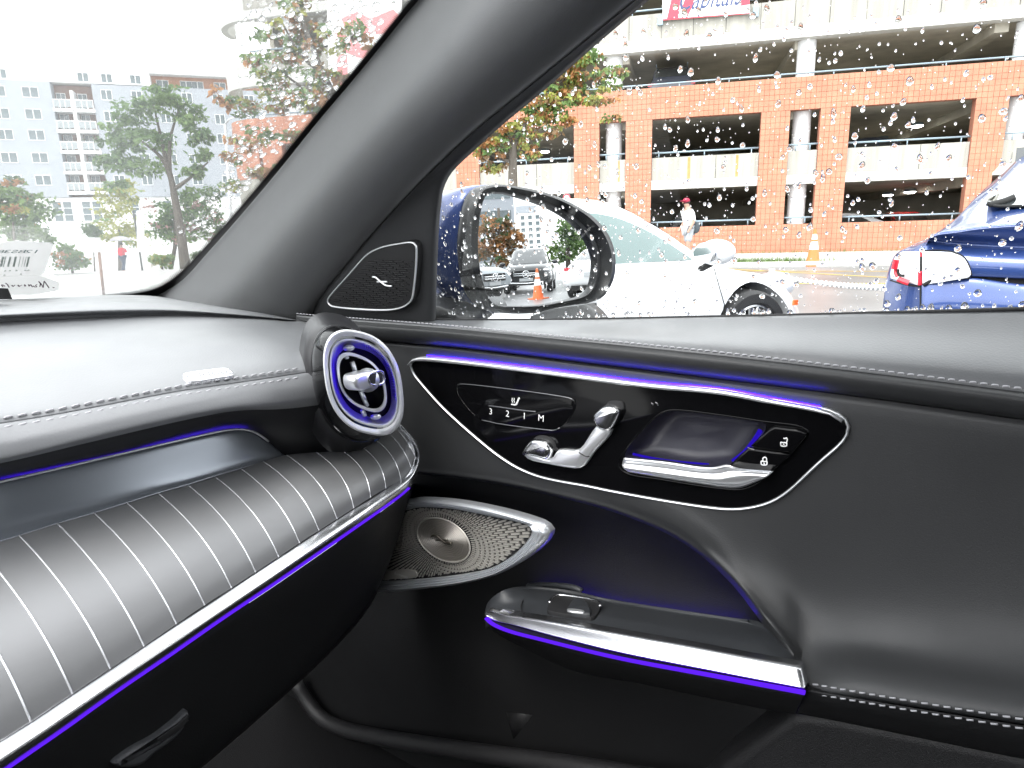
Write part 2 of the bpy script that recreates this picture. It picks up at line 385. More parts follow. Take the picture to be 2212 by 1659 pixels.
main = loft(rails, 90, 4, thick=rgt*.03)
main_o = main.ok('door_trim', m_leath, door)
# seam and the pad below it
SEAM = [(1741, 1486), (1900, 1514), (2212, 1565), (2700, 1643)]
PADB = [(1722, 1541), (1800, 1556), (2212, 1640), (2700, 1735)]
lp = loft([bp(dn(SEAM, 2), .533), bp(dn(SEAM, 6), .528), bp(mixr(SEAM, PADB, .5), .533), bp(PADB, .553)], 40, 5, thick=rgt*.04)
lp.ok('lower_pad', m_leath2, door)
for k, dd in ((-11, .5275), (9, .5262)):
    stitches(crv(bp(dn([(1752, 1488), (1900, 1514), (2212, 1565), (2700, 1643)], k), [(1745, dd+.004), (1900, dd), (2700, dd-.006)]), 120), (-rgt+UPV*.5).normalized(), .0044, .0026, .00075, door)
m_low2 = leather('lower door leather', (.0095, .0096, .0102), .52, 800, .2, spec=.28)
# inner shell of the door behind the recess, down to the floor
sh = [bp([(740, 980), (1000, 1000), (1400, 1060), (1800, 1300), (2700, 1500)], .633), bp([(740, 1120), (1100, 1140), (1400, 1180), (1800, 1350), (2700, 1560)], .652),
      bp([(700, 1250), (1100, 1255), (1400, 1285), (1800, 1400), (2700, 1600)], .648), bp([(640, 1400), (1100, 1420), (1400, 1440), (1800, 1560), (2700, 1720)], .624),
      bp([(600, 1560), (1100, 1580), (1400, 1600), (1800, 1660), (2700, 1800)], .622), bp([(560, 1900), (1100, 1900), (1400, 1900), (1800, 1900), (2700, 1950)], .63)]
loft(sh, 60, 5, thick=rgt*.03).ok('door_shell', m_low2, door)
# pocket panel at the bottom
plP = Pl(C(0, .548, 0), -fwd, -(rgt+UPV*.05))
slab('map_pocket', plP.to([(1400, 1830), (1480, 1740), (1556, 1659), (1632, 1602), (1700, 1553), (1716, 1546), (1740, 1545), (1800, 1553), (1990, 1590), (2212, 1635), (2600, 1716), (2600, 1900)]), plP, -.05, 0, .010, m_plast, door)
plQ = Pl(C(0, .56, 0), -fwd, -(rgt+UPV*.05))
g = G().sweep(crv([plQ.h(*q) for q in [(640, 1472), (662, 1512), (692, 1549), (735, 1572), (820, 1592), (1000, 1621), (1250, 1657), (1500, 1700)]], 50), plQ.n, .012, .012, seg=10)
g.ok('pocket_rim', m_plast, door)
g = G(); q = [plQ.h(u, v, -.03) for u, v in [(1092, 1536), (1150, 1545), (1108, 1608)]]
g.add(q+[p-plQ.n*.02 for p in q]+[sum(q, Vector())/3+plQ.n*.006], [(0, 1, 6), (1, 2, 6), (2, 0, 6), (0, 3, 4, 1), (1, 4, 5, 2), (2, 5, 3, 0)])
g.ok('light_spot_wedge', m_low2, door)  # wedge shaped to stand in for a triangular spot of light
# ---------------------------------------------------------------- armrest with window switch
A0 = tR((62, 318), (75, 265), (110, 220), (160, 185), (220, 162), (350, 150), (620, 178), (800, 220), (1300, 300), (1640, 350), (1830, 385), (1960, 520), (2056, 668))
A1 = tR((64, 322), (80, 305), (110, 308), (150, 320), (200, 333), (400, 365), (800, 440), (1300, 530), (1700, 607), (2056, 672))
A2 = tR((66, 335), (85, 352), (115, 366), (160, 378), (230, 392), (480, 462), (900, 568), (1500, 688), (2084, 800))
A3 = tR((68, 348), (100, 380), (150, 408), (230, 438), (400, 482), (900, 602), (1500, 714), (2085, 822))
A4 = tR((72, 372), (150, 440), (300, 520), (600, 660), (1100, 760), (1600, 865), (1900, 925), (2030, 950))
b0 = [(1080, .545), (1150, .585), (1300, .618), (1640, .600), (1700, .560), (1745, .535)]
G().sweep(crv(bp(dn([(1150, 1272), (1238, 1279), (1299, 1293), (1470, 1320), (1600, 1340)], 6), .636), 40), -rgt, .0012, .0012, seg=6).ok('light_strip', m_led5, door)
top = loft([bp(A0, b0), bp(mixr(A0, A1, .12), [(u, b-.004) for u, b in b0]), bp(mixr(A0, A1, .55), [(1060, .53), (1150, .555), (1560, .556), (1660, .548), (1745, .529)]), bp(A1, [(1060, .526), (1100, .5245), (1745, .5245)])], 70, 6, thick=-UPV*.02, lines=(2,))
m_arm = mat('satin slate plastic', (.026, .028, .031), .46, spec=.4, bump=.06, bs=500)
arm = top.ok('armrest', m_arm, car)
def bb(k): return [(1060, .519+k*.003), (1140, .5175+k*.0045), (1400, .516+k*.0062), (1745, .515+k*.0085)]
band = loft([bp(dn(A1, .3), [(u, b+.0004) for u, b in bb(1)]), bp(mixr(A1, A2, .10), bb(.93)), bp(mixr(A1, A2, .5), bb(.52)), bp(mixr(A1, A2, .86), bb(.10)), bp(mixr(A1, A2, .96), bb(0)), bp(A2, bb(.25))], 70, 5, thick=rgt*.012)
m_band = mat('satin aluminium', (.80, .81, .83), .27, metal=1, bump=.02, bs=700)
band.ok('metal_band', m_band, arm)
g = G().sweep(crv(bp(A3, .517), 80), -rgt, [.0006+.0008*i/79 for i in range(80)], .003, seg=8); g.ok('light_strip', m_glow, arm)
und = loft([bp(mixr(A2, A3, .15), .520), bp(dn(A3, 3), .521), bp(mixr(A3, A4, .3), .523), bp(A4, .56), bp(dn(A4, 6), .63)], 60, 4)
und.ok('armrest_underside', m_leath2, arm)
# switch plate outline groove, recess, rocker
plA = Pl(sum((Pb(u, v, b) for u, v, b in ((1146, 1290, .57), (1299, 1340, .548), (1299, 1310, .59))), Vector())/3, -fwd, UPV-rgt*.25)
plA = Pl(Pb(1240, 1310, .565), (Pb(1640, 1380, .556)-Pb(1146, 1292, .556)), ((Pb(1640, 1380, .556)-Pb(1146, 1292, .556)).cross(Pb(1300, 1300, .60)-Pb(1300, 1350, .54))))
if plA.n.z < 0: plA = Pl(plA.o, plA.e1, -plA.n)
sw = tR((455, 300), (470, 262), (495, 225), (520, 213), (560, 214), (770, 250), (792, 262), (790, 290), (770, 335), (745, 352), (710, 352), (500, 318), (462, 310))
o2 = crv2(plA.to(sw), 44, True)
slab('window_switch', o2, plA, -.004, .0012, .0006, m_dark, arm)
G().sweep([plA.at(x, y, .0016) for x, y in crv2(plA.to(tR((470, 262), (495, 225), (520, 213), (560, 214), (770, 250), (792, 262), (790, 285))), 30)], plA.n, .0016, .0012).ok('switch_rim', m_chrome, arm)
slab('switch_rocker', crv2(plA.to(tR((585, 330), (600, 285), (625, 255), (655, 245), (690, 258), (720, 290), (735, 330), (728, 350), (660, 347))), 28, True), plA, 0, .0050, .0022, m_arm, arm)
slab('switch_rocker', crv2(plA.to(tR((584, 326), (600, 322), (690, 336), (690, 348), (640, 346), (590, 338))), 20, True), plA, .004, .0058, .0008, m_silver, arm)
G().sweep([plA.at(x, y, .0010) for x, y in crv2(plA.to(tR((420, 170), (370, 180), (325, 210), (295, 265), (290, 300), (310, 330))), 30)], plA.n, .0008, .0006).ok('plate_groove', m_dark, arm)
G().sweep(crv(bp(tR((330, 150), (450, 143), (560, 150), (640, 165), (680, 185)), .612), 24), UPV, .004, .004).ok('storage_lip', m_arm, arm)
# ---------------------------------------------------------------- door control panel
plC = Pl(C(0, .606, 0), -fwd, -rgt)
PO = tC((106, 175), (122, 135), (175, 110), (260, 103), (700, 143), (1500, 238), (2212, 328))+tD((1000, 350), (1400, 425), (1780, 494), (1900, 528), (1975, 580), (2008, 650), (1995, 720), (1950, 785), (1780, 935), (1500, 1190), (1360, 1268), (1200, 1308), (1050, 1318), (880, 1303), (500, 1245), (60, 1165))+tC((1700, 1252), (1260, 1166), (1060, 1088), (900, 990), (700, 832), (400, 562), (210, 352), (135, 255))
po = crv2(plC.to(PO), 150, True)
ctl = slab('control_panel', inset(po, .0014), plC, -.006, .003, .0015, m_gloss, car)
G().sweep([plC.at(x, y, .0022) for x, y in inset(po, .0006)], plC.n, .0013, .0024, closed=True).ok('border', m_silver, ctl)
bar = tC((112, 165), (128, 138), (180, 120), (260, 118), (700, 160), (1500, 256), (2212, 346))+tD((1000, 370), (1400, 443), (1780, 512), (1890, 545), (1960, 595))
bw = [.0010, .0018]+[.0026]*30+[.0024]*8+[.0020]*4+[.0014]*2
bl = crv2(plC.to(bar), len(bw))
G().sweep([plC.at(x, y, .0062) for x, y in bl], plC.n, bw, .0036, pw=2.6, seg=22).ok('silver_bar', m_silver, ctl)
led = crv2(plC.to([(u, v-7.5) for u, v in bar[3:-2]]), 60)
G().sweep([plC.at(x, y, .0040) for x, y in led], plC.n, .0006, .0009, seg=6).ok('light_strip', m_led, ctl)
d = .003
def crline(pts, wd, m, name, par, pl=plC, h=.0006, dd=.0032, n=40): return G().sweep([pl.at(x, y, dd) for x, y in crv2(pl.to(pts), n)], pl.n, wd, h, seg=6).ok(name, m, par)
m_edge = mat('dim chrome edge', (.22, .22, .23), .3, metal=1)
hb = slab('seat_heater_button', crv2(plC.to(tC((520, 352), (560, 340), (650, 345), (1000, 385), (1400, 440), (1520, 462), (1572, 500), (1565, 560), (1520, 640), (1450, 715), (1380, 745), (1300, 740), (900, 690), (740, 655), (660, 600), (590, 520), (530, 430))), 70, True), plC, .001, .0042, .0012, m_gloss, ctl)
crline(tC((530, 345), (560, 340), (650, 345), (1000, 385), (1400, 440), (1530, 466), (1560, 485)), .0006, m_edge, 'button_edge', ctl, dd=.0042)
crline(tC((740, 655), (800, 668), (900, 690), (1300, 740), (1380, 745), (1430, 725)), .0006, m_edge, 'button_edge', ctl, dd=.0042)
crline(tC((800, 530), (880, 540), (1000, 557), (1130, 574), (1220, 583)), .0008, m_edge, 'button_ridge', ctl, dd=.0043)
for s_, xy in (('3', (822, 583)), ('2', (970, 602)), ('1', (1118, 622)), ('M', (1266, 641))):
    x, y = plC.p2(*tC(xy)[0]); text('numeral', s_, .0108, plC, x, y, .0044, m_print, ctl, rot=-.06)
def pln(pts, wd, m, name, par, dd=.0046, pl=plC): return crline(pts, wd, m, name, par, pl, .0003, dd, 16)
pln(tC((1004, 517), (1045, 521), (1058, 508)), .0009, m_print, 'seat_icon', ctl)
pln(tC((1048, 518), (1060, 495), (1072, 466), (1079, 463)), .0011, m_print, 'seat_icon', ctl)
for k in (0, 17): pln(tC((1012+k, 503), (1016+k, 494), (1010+k, 482), (1015+k, 470), (1011+k, 461)), .0005, m_print, 'seat_icon', ctl)
for p in (((422, 462), (436, 478)), ((455, 455), (478, 482))):
    pl_ = tD(*p); pln([pl_[0], ((pl_[0][0]+pl_[1][0])/2+2, (pl_[0][1]+pl_[1][1])/2), pl_[1]], .0008, m_edge, 'memory_mark', ctl, dd=.0034)
# seat shaped switch
def pc(name, pts, d0, d1, bv, m, par=ctl, n=40, pl=plC, sm=True):
    q = pl.to(pts); q = crv2(q, n, True) if sm else q
    return slab(name, q, pl, d0, d1, bv, m, par)
pc('seat_switch', tC((1380, 985), (1420, 915), (1600, 912), (1640, 880), (1790, 690), (1900, 735), (1740, 940), (1650, 1060), (1600, 1075), (1520, 1068), (1300, 1030), (1180, 1000), (1128, 960), (1140, 930), (1220, 940)), .002, .010, .004, m_silver)
pc('seat_cushion_switch', tC((1128, 945), (1140, 905), (1190, 835), (1225, 815), (1330, 830), (1365, 860), (1385, 910), (1350, 985), (1250, 968), (1150, 950)), .003, .0150, .0055, m_chrome)
pc('seat_back_switch', tC((1795, 712), (1765, 655), (1752, 605), (1790, 560), (1850, 520), (1930, 522), (1985, 560), (1975, 610), (1900, 730), (1840, 735)), .003, .0150, .0055, m_chrome)
pc('switch_shadow_gap', tC((1190, 835), (1240, 795), (1330, 805), (1390, 860), (1400, 905), (1600, 905), (1620, 890), (1580, 930), (1380, 930)), .002, .0042, .001, m_dark)
pc('switch_shadow_gap', tC((1830, 540), (1860, 495), (1920, 484), (1990, 500), (1998, 560), (1900, 545)), .002, .0050, .001, m_dark)
G().sweep([plC.at(x, y, .0102) for x, y in crv2(plC.to(tC((1625, 928), (1680, 960), (1715, 962))), 10)], plC.n, .0006, .0006).ok('switch_joint', m_dark, ctl)
# inner handle bowl (a hollow), pull bar, lock buttons
bowl = tD((620, 512), (1000, 555), (1300, 600), (1640, 650), (1690, 690), (1680, 740), (1500, 900), (1280, 1110), (1150, 1160), (1000, 1155), (500, 1080), (210, 1025), (150, 960), (190, 860), (300, 720), (450, 570), (530, 522))
bo = crv2(plC.to(bowl), 80, True); ring = [[plC.at(x, y, .0034) for x, y in bo], [plC.at(x, y, .0038) for x, y in inset(bo, .0008)], [plC.at(x, y, .0031) for x, y in inset(bo, .0016)]]
gb = G().grid(ring, closed=True); gb.ok('handle_frame', m_gloss, ctl)
m_bowl = leather('handle bowl', (.015, .0145, .024), .40, 700, .1)
hol = crv2(plC.to(tD((620, 520), (1000, 562), (1300, 606), (1345, 640), (1300, 735), (1200, 860), (1090, 960), (1000, 975), (800, 985), (500, 945), (215, 905), (215, 860), (310, 725), (455, 580), (530, 530))), 70, True)
for o_ in (ctl, main_o): 
    cg_ = G(); n = len(hol); cg_.grid([[plC.at(x, y, dd)-SH[0] for x, y in hol] for dd in (-.026, .012)], closed=True); cg_.f += [tuple(range(n))[::-1], tuple(range(n, 2*n))]
    cut(o_, cg_)
hc = Vector((sum(p[0] for p in hol)/70, sum(p[1] for p in hol)/70)); rows = []
for t, dd in ((0, .0028), (.02, -.001), (.08, -.010), (.22, -.0175), (.42, -.0195), (.7, -.0185), (1, -.018)): rows.append([plC.at(lerp(x, hc.x, t*.999), lerp(y, hc.y, t*.999), dd) for x, y in hol])
G().grid(rows, closed=True).ok('handle_bowl', m_bowl, ctl)
G().sweep([plC.at(x, y, -.003) for x, y in crv2(plC.to(tD((1284, 690), (1256, 740), (1160, 865), (1060, 945))), 20)], plC.n, .0022, .0010, seg=6).ok('light_strip', m_guide, ctl)
G().sweep([plC.at(x, y, -.006) for x, y in crv2(plC.to(tD((245, 890), (420, 928), (600, 954), (860, 978))), 20)], plC.n, .0014, .0008, seg=6).ok('light_strip', m_guide, ctl)
hp0 = tD((190, 912), (500, 942), (800, 985), (900, 990), (1020, 968), (1090, 995), (1386, 1022))
hp1 = tD((180, 950), (500, 985), (800, 1025), (950, 1030), (1040, 1010), (1100, 1010), (1386, 1026))
hp2 = tD((185, 985), (500, 1030), (800, 1070), (960, 1080), (1080, 1060), (1200, 1050), (1340, 1062))
hp3 = tD((225, 1025), (500, 1072), (800, 1120), (1000, 1150), (1120, 1152), (1220, 1120), (1290, 1085))
hd = [(.006, 0), (.0155, 1), (.0165, 2), (.0150, 3), (.006, 4)]
bar_ = loft([[plC.h(u, v, .004) for u, v in hp0], [plC.h(u, v, .0165) for u, v in mixr(hp0, hp1, .12)], [plC.h(u, v, .0125) for u, v in hp1], [plC.h(u, v, .0150) for u, v in hp2], [plC.h(u, v, .012) for u, v in mixr(hp2, hp3, .75)], [plC.h(u, v, .003) for u, v in hp3]], 50, 6, thick=rgt*.003)
bar_.ok('pull_handle', m_silver, ctl)
b1 = pc('lock_button', tD((1225, 800), (1290, 735), (1370, 665), (1420, 640), (1640, 668), (1680, 692), (1670, 725), (1560, 855)), .003, .0075, .002, m_gloss, sm=False)
b2 = pc('lock_button', tD((1045, 965), (1130, 880), (1210, 812), (1558, 862), (1400, 1008), (1380, 1018), (1090, 988)), .003, .0075, .002, m_gloss, sm=False)
pln(tD((1205, 806), (1235, 818), (1260, 823)), .0005, m_edge, 'button_gap', ctl, .0076)
for (x, y), dy in (((1497, 765), 1), ((1340, 915), 0)):
    for sgm in (((-25, -2), (-24, 26), (-8, 30), (12, 30), (20, 26), (22, 2)), ((-26, -1), (-5, 2), (22, 3))):
        pln(tD(*[(x+p, y+q) for p, q in sgm]), .0006, m_print, 'padlock_icon', ctl, .0078)
    arc = ((-12, -3), (-10, -24), (4, -32), (16, -24), (18, -4)) if not dy else ((22, -2), (26, -20), (20, -36), (6, -30), (-4, -34))
    pln(tD(*[(x+p, y+q) for p, q in arc]), .0006, m_print, 'padlock_icon', ctl, .0078)
    pln(tD((x-8, y+12), (x, y+18), (x-1, y+22)), .0006, m_print, 'padlock_icon', ctl, .0078)
# ---------------------------------------------------------------- door speaker
plS = Pl(C(0, .600, 0), -fwd, -(rgt-UPV*.10))
BO = tS((250, 300), (430, 240), (600, 222), (900, 240), (1200, 288), (1500, 358), (1700, 418), (1820, 470), (1876, 540), (1855, 610), (1750, 725), (1560, 860), (1350, 965), (1000, 1055), (600, 1105), (130, 1135), (0, 1100), (60, 700))
BI = tS((320, 390), (460, 340), (560, 318), (900, 333), (1250, 398), (1500, 450), (1635, 490), (1672, 535), (1640, 620), (1500, 772), (1280, 905), (1000, 968), (600, 1014), (180, 1036), (90, 1000), (170, 700))
n_ = 110
# same starting direction for both loops
bo_ = [Vector(q) for q in crv2(plS.to(BO), 400, True)]; bi_ = crv2(plS.to(BI), n_, True)
def near(q): return min(bo_, key=lambda p: (p-Vector(q)).length)
cs = Vector(plS.p2(*tS((830, 640))[0]))
def radial(loop, q):
    dq = (Vector(q)-cs).normalized(); return max(loop, key=lambda p: (p-cs).normalized().dot(dq))
bo2 = [radial(bo_, q) for q in bi_]
rows = []
for t, h in ((0, -.004), (0, .004), (.08, .0085), (.3, .0110), (.42, .0085), (.5, .0100), (.62, .0062), (.7, .0075), (.82, .003), (.9, .0042), (1, .0005)):
    rows.append([plS.at(lerp(o.x, i[0], t), lerp(o.y, i[1], t), h) for o, i in zip(bo2, bi_)])
spk = G().grid(rows, closed=True).ok('door_speaker', m_gsilver, car, ang=50)
ci = Vector(plS.p2(*tS((795, 635))[0])); rxs = abs(plS.p2(*tS((1050, 635))[0])[0]-plS.p2(*tS((540, 635))[0])[0])/2; rys = abs(plS.p2(*tS((795, 835))[0])[1]-plS.p2(*tS((795, 435))[0])[1])/2
def inside(p, poly):
    c = False; j = len(poly)-1
    for i in range(len(poly)):
        if (poly[i][1] > p[1]) != (poly[j][1] > p[1]) and p[0] < (poly[j][0]-poly[i][0])*(p[1]-poly[i][1])/(poly[j][1]-poly[i][1])+poly[i][0]: c = not c
        j = i
    return c
slab('speaker_cloth', bi_, plS, -.006, -.0026, 0, m_plast, spk)
g = G(); bis = inset(bi_, .0012)
for k in range(150):                            # bars of pressed steel between the slots, in rays round the disc
    a = 6.28319*k/150; dx, dy = math.cos(a)*rxs, math.sin(a)*rys; tn = Vector((-dy, dx)).normalized(); rd = Vector((dx, dy)).normalized()
    r = 1.06; i = 0
    while r < 5:
        L = .34 if r < 2 else .42; off = (.17 if k % 2 else 0)
        q0 = ci+Vector((dx, dy))*(r+off); q1 = ci+Vector((dx, dy))*(r+off+L*.80)
        for sh_ in (1, .75, .5, .3):
            q1 = ci+Vector((dx, dy))*(r+off+L*.80*sh_)
            if inside(q1, bis): break
        if inside(q0, bis) and inside(q1, bis):
            wd = .34*6.28319/150*(q0-ci).length*1.05
            v = [plS.at(*(q+tn*wd*s*.8), h) for q in (q0, q1) for s in (-1, 1) for h in (-.0026, -.0004)]
            g.add(v, [(1, 3, 7, 5), (0, 1, 5, 4), (2, 6, 7, 3), (0, 2, 3, 1), (4, 5, 7, 6)])
        r += L; i += 1
gr = g.ok('grille_bar', m_grille, spk, smooth=False); gr['kind'] = 'stuff'
rows = []
for k in range(26):                             # turned disc with circular ridges
    t = k/25; rr = 1-t; h = .0006+(.0007 if k % 2 else 0)
    rows.append([plS.at(ci.x+rxs*rr*math.cos(6.28319*i/64), ci.y+rys*rr*math.sin(6.28319*i/64), h) for i in range(64)])
m_disc = mat('turned bronze disc', (.30, .28, .25), .34, metal=.8)
G().grid(rows, closed=True).ok('centre_disc', m_disc, spk, ang=20)
G().sweep([plS.at(ci.x+rxs*1.02*math.cos(6.28319*i/64), ci.y+rys*1.02*math.sin(6.28319*i/64), .001) for i in range(64)], plS.n, .0011, .0008, closed=True, seg=6).ok('disc_rim', m_grille, spk)
m_emb = mat('dark bronze', (.20, .18, .15), .35, metal=1)
g = G().sweep([plS.at(x, y, .0028) for x, y in crv2(plS.to(tS((690, 595), (730, 588), (780, 625), (830, 660), (888, 668))), 20)], plS.n, .0014, .001, seg=8)
g.sweep([plS.at(x, y, .0026) for x, y in crv2(plS.to(tS((735, 636), (790, 634), (845, 630))), 8)], plS.n, .0012, .0008, seg=8); g.ok('emblem', m_emb, spk)
slab('name_plate', crv2(plS.to(tS((210, 960), (300, 940), (450, 930), (530, 950), (545, 985), (520, 1008), (300, 1022), (190, 1030))), 30, True), plS, -.002, .0006, .0008, m_grille, spk)
x, y = plS.p2(*tS((385, 984))[0]); text('lettering', 'Burmester', .0058, plS, x, y, .0008, m_print, spk, slant=.25, rot=.03)
# ---------------------------------------------------------------- A pillar, door frame, tweeter
PL_ = [(300, 660), (338, 640), (393, 606), (444, 551), (508, 479), (598, 373), (683, 267), (774, 159), (901, 2), (1010, -132), (1120, -270)]
CR_ = [(640, 700), (668, 688), (690, 645), (740, 580), (830, 475), (918, 382), (1025, 282), (1175, 160), (1340, 25), (1500, -105), (1640, -220)]
RE_ = [(937, 697), (938, 650), (941, 560), (945, 480), (951, 425), (957, 396), (975, 366), (1010, 332), (1078, 270), (1168, 195), (1293, 86), (1397, -2), (1560, -140), (1680, -240)]
def tb(pts, b): return [tilt(interp(i/(len(pts)-1), b) if isinstance(b, list) else b).h(*q) for i, q in enumerate(pts)]
def mr(t, n=40): return mixr(PL_, CR_, t, n)
pil = loft([tb(crv2(PL_, 40), .700), tb(mr(.05), .688), tb(mr(.2), .643), tb(mr(.36), .604), tb(mr(.5), .591), tb(mr(.68), .592), tb(mr(.84), .602), tb(mr(.95), .616), tb(crv2(CR_, 40), .632)], 70, 5, thick=rgt*.02+fwd*.02)
pil.ok('a_pillar', m_cloth, car)
frm = loft([tb([(u-3, v+3) for u, v in crv2(CR_, 40)], .634), tb(mixr(CR_, RE_, .08, 40), .630), tb(mixr(CR_, RE_, .5, 40), .640), tb(mixr(CR_, RE_, .93, 40), .650), tb(crv2(RE_, 40), .662), tb([(u+4, v+3) for u, v in crv2(RE_, 40)], .69)], 70, 4)
fr_ = frm.ok('window_frame', m_cloth2, car)
plT = Pl(tilt(.637).h(880, 600), -fwd, -(rgt+UPV*.28+fwd*.062))
TO = tw((180, 1375), (196, 1300), (300, 1165), (600, 830), (900, 490), (1000, 400), (1120, 330), (1300, 260), (1600, 200), (1860, 170), (1935, 195), (1975, 270), (1982, 400), (1970, 700), (1940, 1000), (1902, 1270), (1870, 1360), (1800, 1430), (1700, 1490), (1500, 1540), (1200, 1552), (800, 1535), (400, 1495), (240, 1455))
to = crv2(plT.to(TO), 90, True)
tws = slab('pillar_speaker', to, plT, -.020, .0030, .001, m_dark, car)
G().sweep([plT.at(x, y, .0032) for x, y in inset(to, .0007)], plT.n, [.0011+.0009*max(0, 1-abs(i-77)/16) for i in range(90)], .0016, closed=True).ok('bezel', m_silver, tws)
g = G(); ti = inset(to, .004)
q0 = tw((0, 0))[0]
for r in range(25):                              # grille bars standing between rows of slots
    yy = 480+r*42
    for c in range(-3, 12):
        x0 = c*200+(r % 3)*67+330; q = tw((x0, yy+x0*.045), (x0+175, yy+(x0+175)*.045), (x0+175, yy+22+(x0+175)*.045), (x0, yy+22+x0*.045)); p = plT.to(q)
        if all(inside(k, ti) for k in p):
            g.add([plT.at(*k, .0030) for k in p]+[plT.at(*k, .0042) for k in p], [(4, 5, 6, 7), (0, 1, 5, 4), (1, 2, 6, 5), (2, 3, 7, 6), (3, 0, 4, 7)])
gg = g.ok('grille_bar', m_plast, tws, smooth=False); gg['kind'] = 'stuff'
g = G().sweep([plT.at(x, y, .006) for x, y in crv2(plT.to(tw((1112, 862), (1170, 868), (1230, 915), (1300, 975), (1380, 1030), (1505, 1048))), 24)], plT.n, .0014, .0012, seg=8)
g.sweep([plT.at(x, y, .0056) for x, y in crv2(plT.to(tw((1200, 962), (1300, 958), (1405, 962))), 8)], plT.n, .0013, .0010, seg=8); g.ok('emblem', m_silver, tws)
# ---------------------------------------------------------------- windscreen and its black printed border
w0, w1 = tilt(.70).h(338, 640), tilt(.70).h(901, 2)
plW = Pl(w0, rgt, rgt.cross(w1-w0)); plW = Pl(w0, rgt, plW.n if plW.n.dot(CAM-w0) > 0 else -plW.n)
m_pane = pane('windscreen', (.98, .99, .985), .6); m_pane2 = pane('side glass', (.97, .98, .975), .32)
wsp = [(-900, 700), (0, 672), (240, 668), (420, 640), (480, 560), (620, 392), (700, 285), (925, 2), (1040, -140), (1150, -300), (-900, -300)]
q = [plW.h(u, v) for u, v in wsp]; g = G().add(q+[p-plW.n*.005 for p in q], [tuple(range(11)), tuple(range(21, 10, -1))]+[(i, (i+1) % 11, (i+1) % 11+11, i+11) for i in range(11)])
ws = g.ok('windscreen', m_pane, car, smooth=False)
haze_film(m_pane, .015)
m_frit = mat('black printed border', (.012, .012, .013), .5)
FO = [(-300, 651), (0, 646), (120, 641), (225, 633), (300, 624), (345, 610), (390, 578), (436, 530), (498, 460), (588, 354), (673, 248), (764, 141), (891, -16), (1000, -150)]
FI = [(-300, 670), (0, 665), (120, 660), (225, 655), (320, 650), (365, 632), (410, 596), (460, 545), (520, 478), (606, 375), (692, 268), (782, 160), (910, 2), (1020, -132)]
fo = crv2(FO, 420); fi = crv2(FI, 420); g = G()
g.grid([[plW.h(*q, .0008) for q in mixr(FO, FI, .30, 420)], [plW.h(*q, .0008) for q in fi]])
fm = mixr(FO, FI, .30, 420)
for i in range(0, 419):                          # fading comb of printed dashes
    u, v = fo[i]; k = interp(u, [(60, .15), (170, .5), (260, .9), (330, 1.15), (2000, 1.15)])*random.uniform(.75, 1.1)
    a, b = fm[i], fm[i+1]; t0 = (lerp(a[0], fo[i][0], k), lerp(a[1], fo[i][1], k)); mm = (lerp(a[0], b[0], .8), lerp(a[1], b[1], .8))
    if u < 60: continue
    g.add([plW.h(*a, .0008), plW.h(*mm, .0008), plW.h(*t0, .0008)], [(0, 1, 2)])
fr2 = g.ok('printed_border', m_frit, ws, smooth=False, fix=False); fr2['kind'] = 'stuff'
# side window
plG = tilt(.684)
sg = [(930, 705), (930, 400), (1010, 310), (1168, 180), (1420, -30), (1700, -260), (2900, -300), (2900, 660), (2212, 678), (1660, 694), (1300, 702)]
q = [plG.h(u, v) for u, v in sg]; g = G().add(q+[p-plG.n*.004 for p in q], [tuple(range(11)), tuple(range(21, 10, -1))]+[(i, (i+1) % 11, (i+1) % 11+11, i+11) for i in range(11)])
sw_ = g.ok('side_window', m_pane2, car, smooth=False)
G().sweep(crv([plG.h(u, v-1) for u, v in SILL[2:]], 60), plG.n, .0016, .003, seg=6).ok('window_seal', m_dark, car)
# ---------------------------------------------------------------- dashboard
m_under = leather('shade-painted underside', (.02, .02, .022), .6, 700, .1, spec=.2)  # pad leather darkened in colour to paint the shade under the overhang
LD0 = [(-300, 652), (0, 647), (120, 643), (225, 638), (330, 639), (440, 652), (553, 667), (640, 686)]
LD1 = [(-300, 668), (0, 664), (120, 656), (225, 650), (340, 652), (440, 662), (553, 675), (640, 690)]
LD2 = [(-300, 706), (0, 689), (200, 682), (375, 678), (460, 681), (553, 687), (640, 693)]
def wz(pts, d=0): return [plW.h(u, v, d) for u, v in pts]
dk = loft([wz(LD0, -.02), wz(LD0, .012), ap(LD1, [(0, .86), (640, .84)]), ap(mixr(LD1, LD2, .6), [(0, .80), (640, .78)]), ap(LD2, [(0, .815), (640, .79)])], 60, 5, thick=-UPV*.02)
P0 = [(-300, 702), (0, 686), (200, 679), (375, 675), (553, 683), (640, 690), (770, 704)]
SM = [(-300, 955), (0, 914), (107, 897), (214, 877), (395, 843), (540, 822), (654, 805), (760, 790)]
O1 = [(-300, 1035), (0, 988), (180, 945), (342, 907), (480, 880), (598, 866), (700, 850), (780, 840)]
O2 = [(-300, 1105), (0, 1046), (256, 990), (427, 945), (513, 930), (600, 955), (660, 960), (760, 940)]
aT = .80
pd = loft([ap(P0, [(0, .83), (640, .80), (770, .70)]), ap(mixr(P0, SM, .08), [(0, .80), (640, .76), (770, .66)]), ap(mixr(P0, SM, .35), [(0, .715), (770, .62)]), ap(mixr(P0, SM, .7), [(0, .645), (770, .575)]), ap(mixr(P0, SM, .93), [(0, .607), (770, .562)]), ap(SM, [(0, .602), (770, .56)])], 70, 6, thick=fwd*.02-UPV*.02)
dash = pd.ok('dashboard', m_pad, car)
dk.ok('defroster_ledge', m_pad, dash)
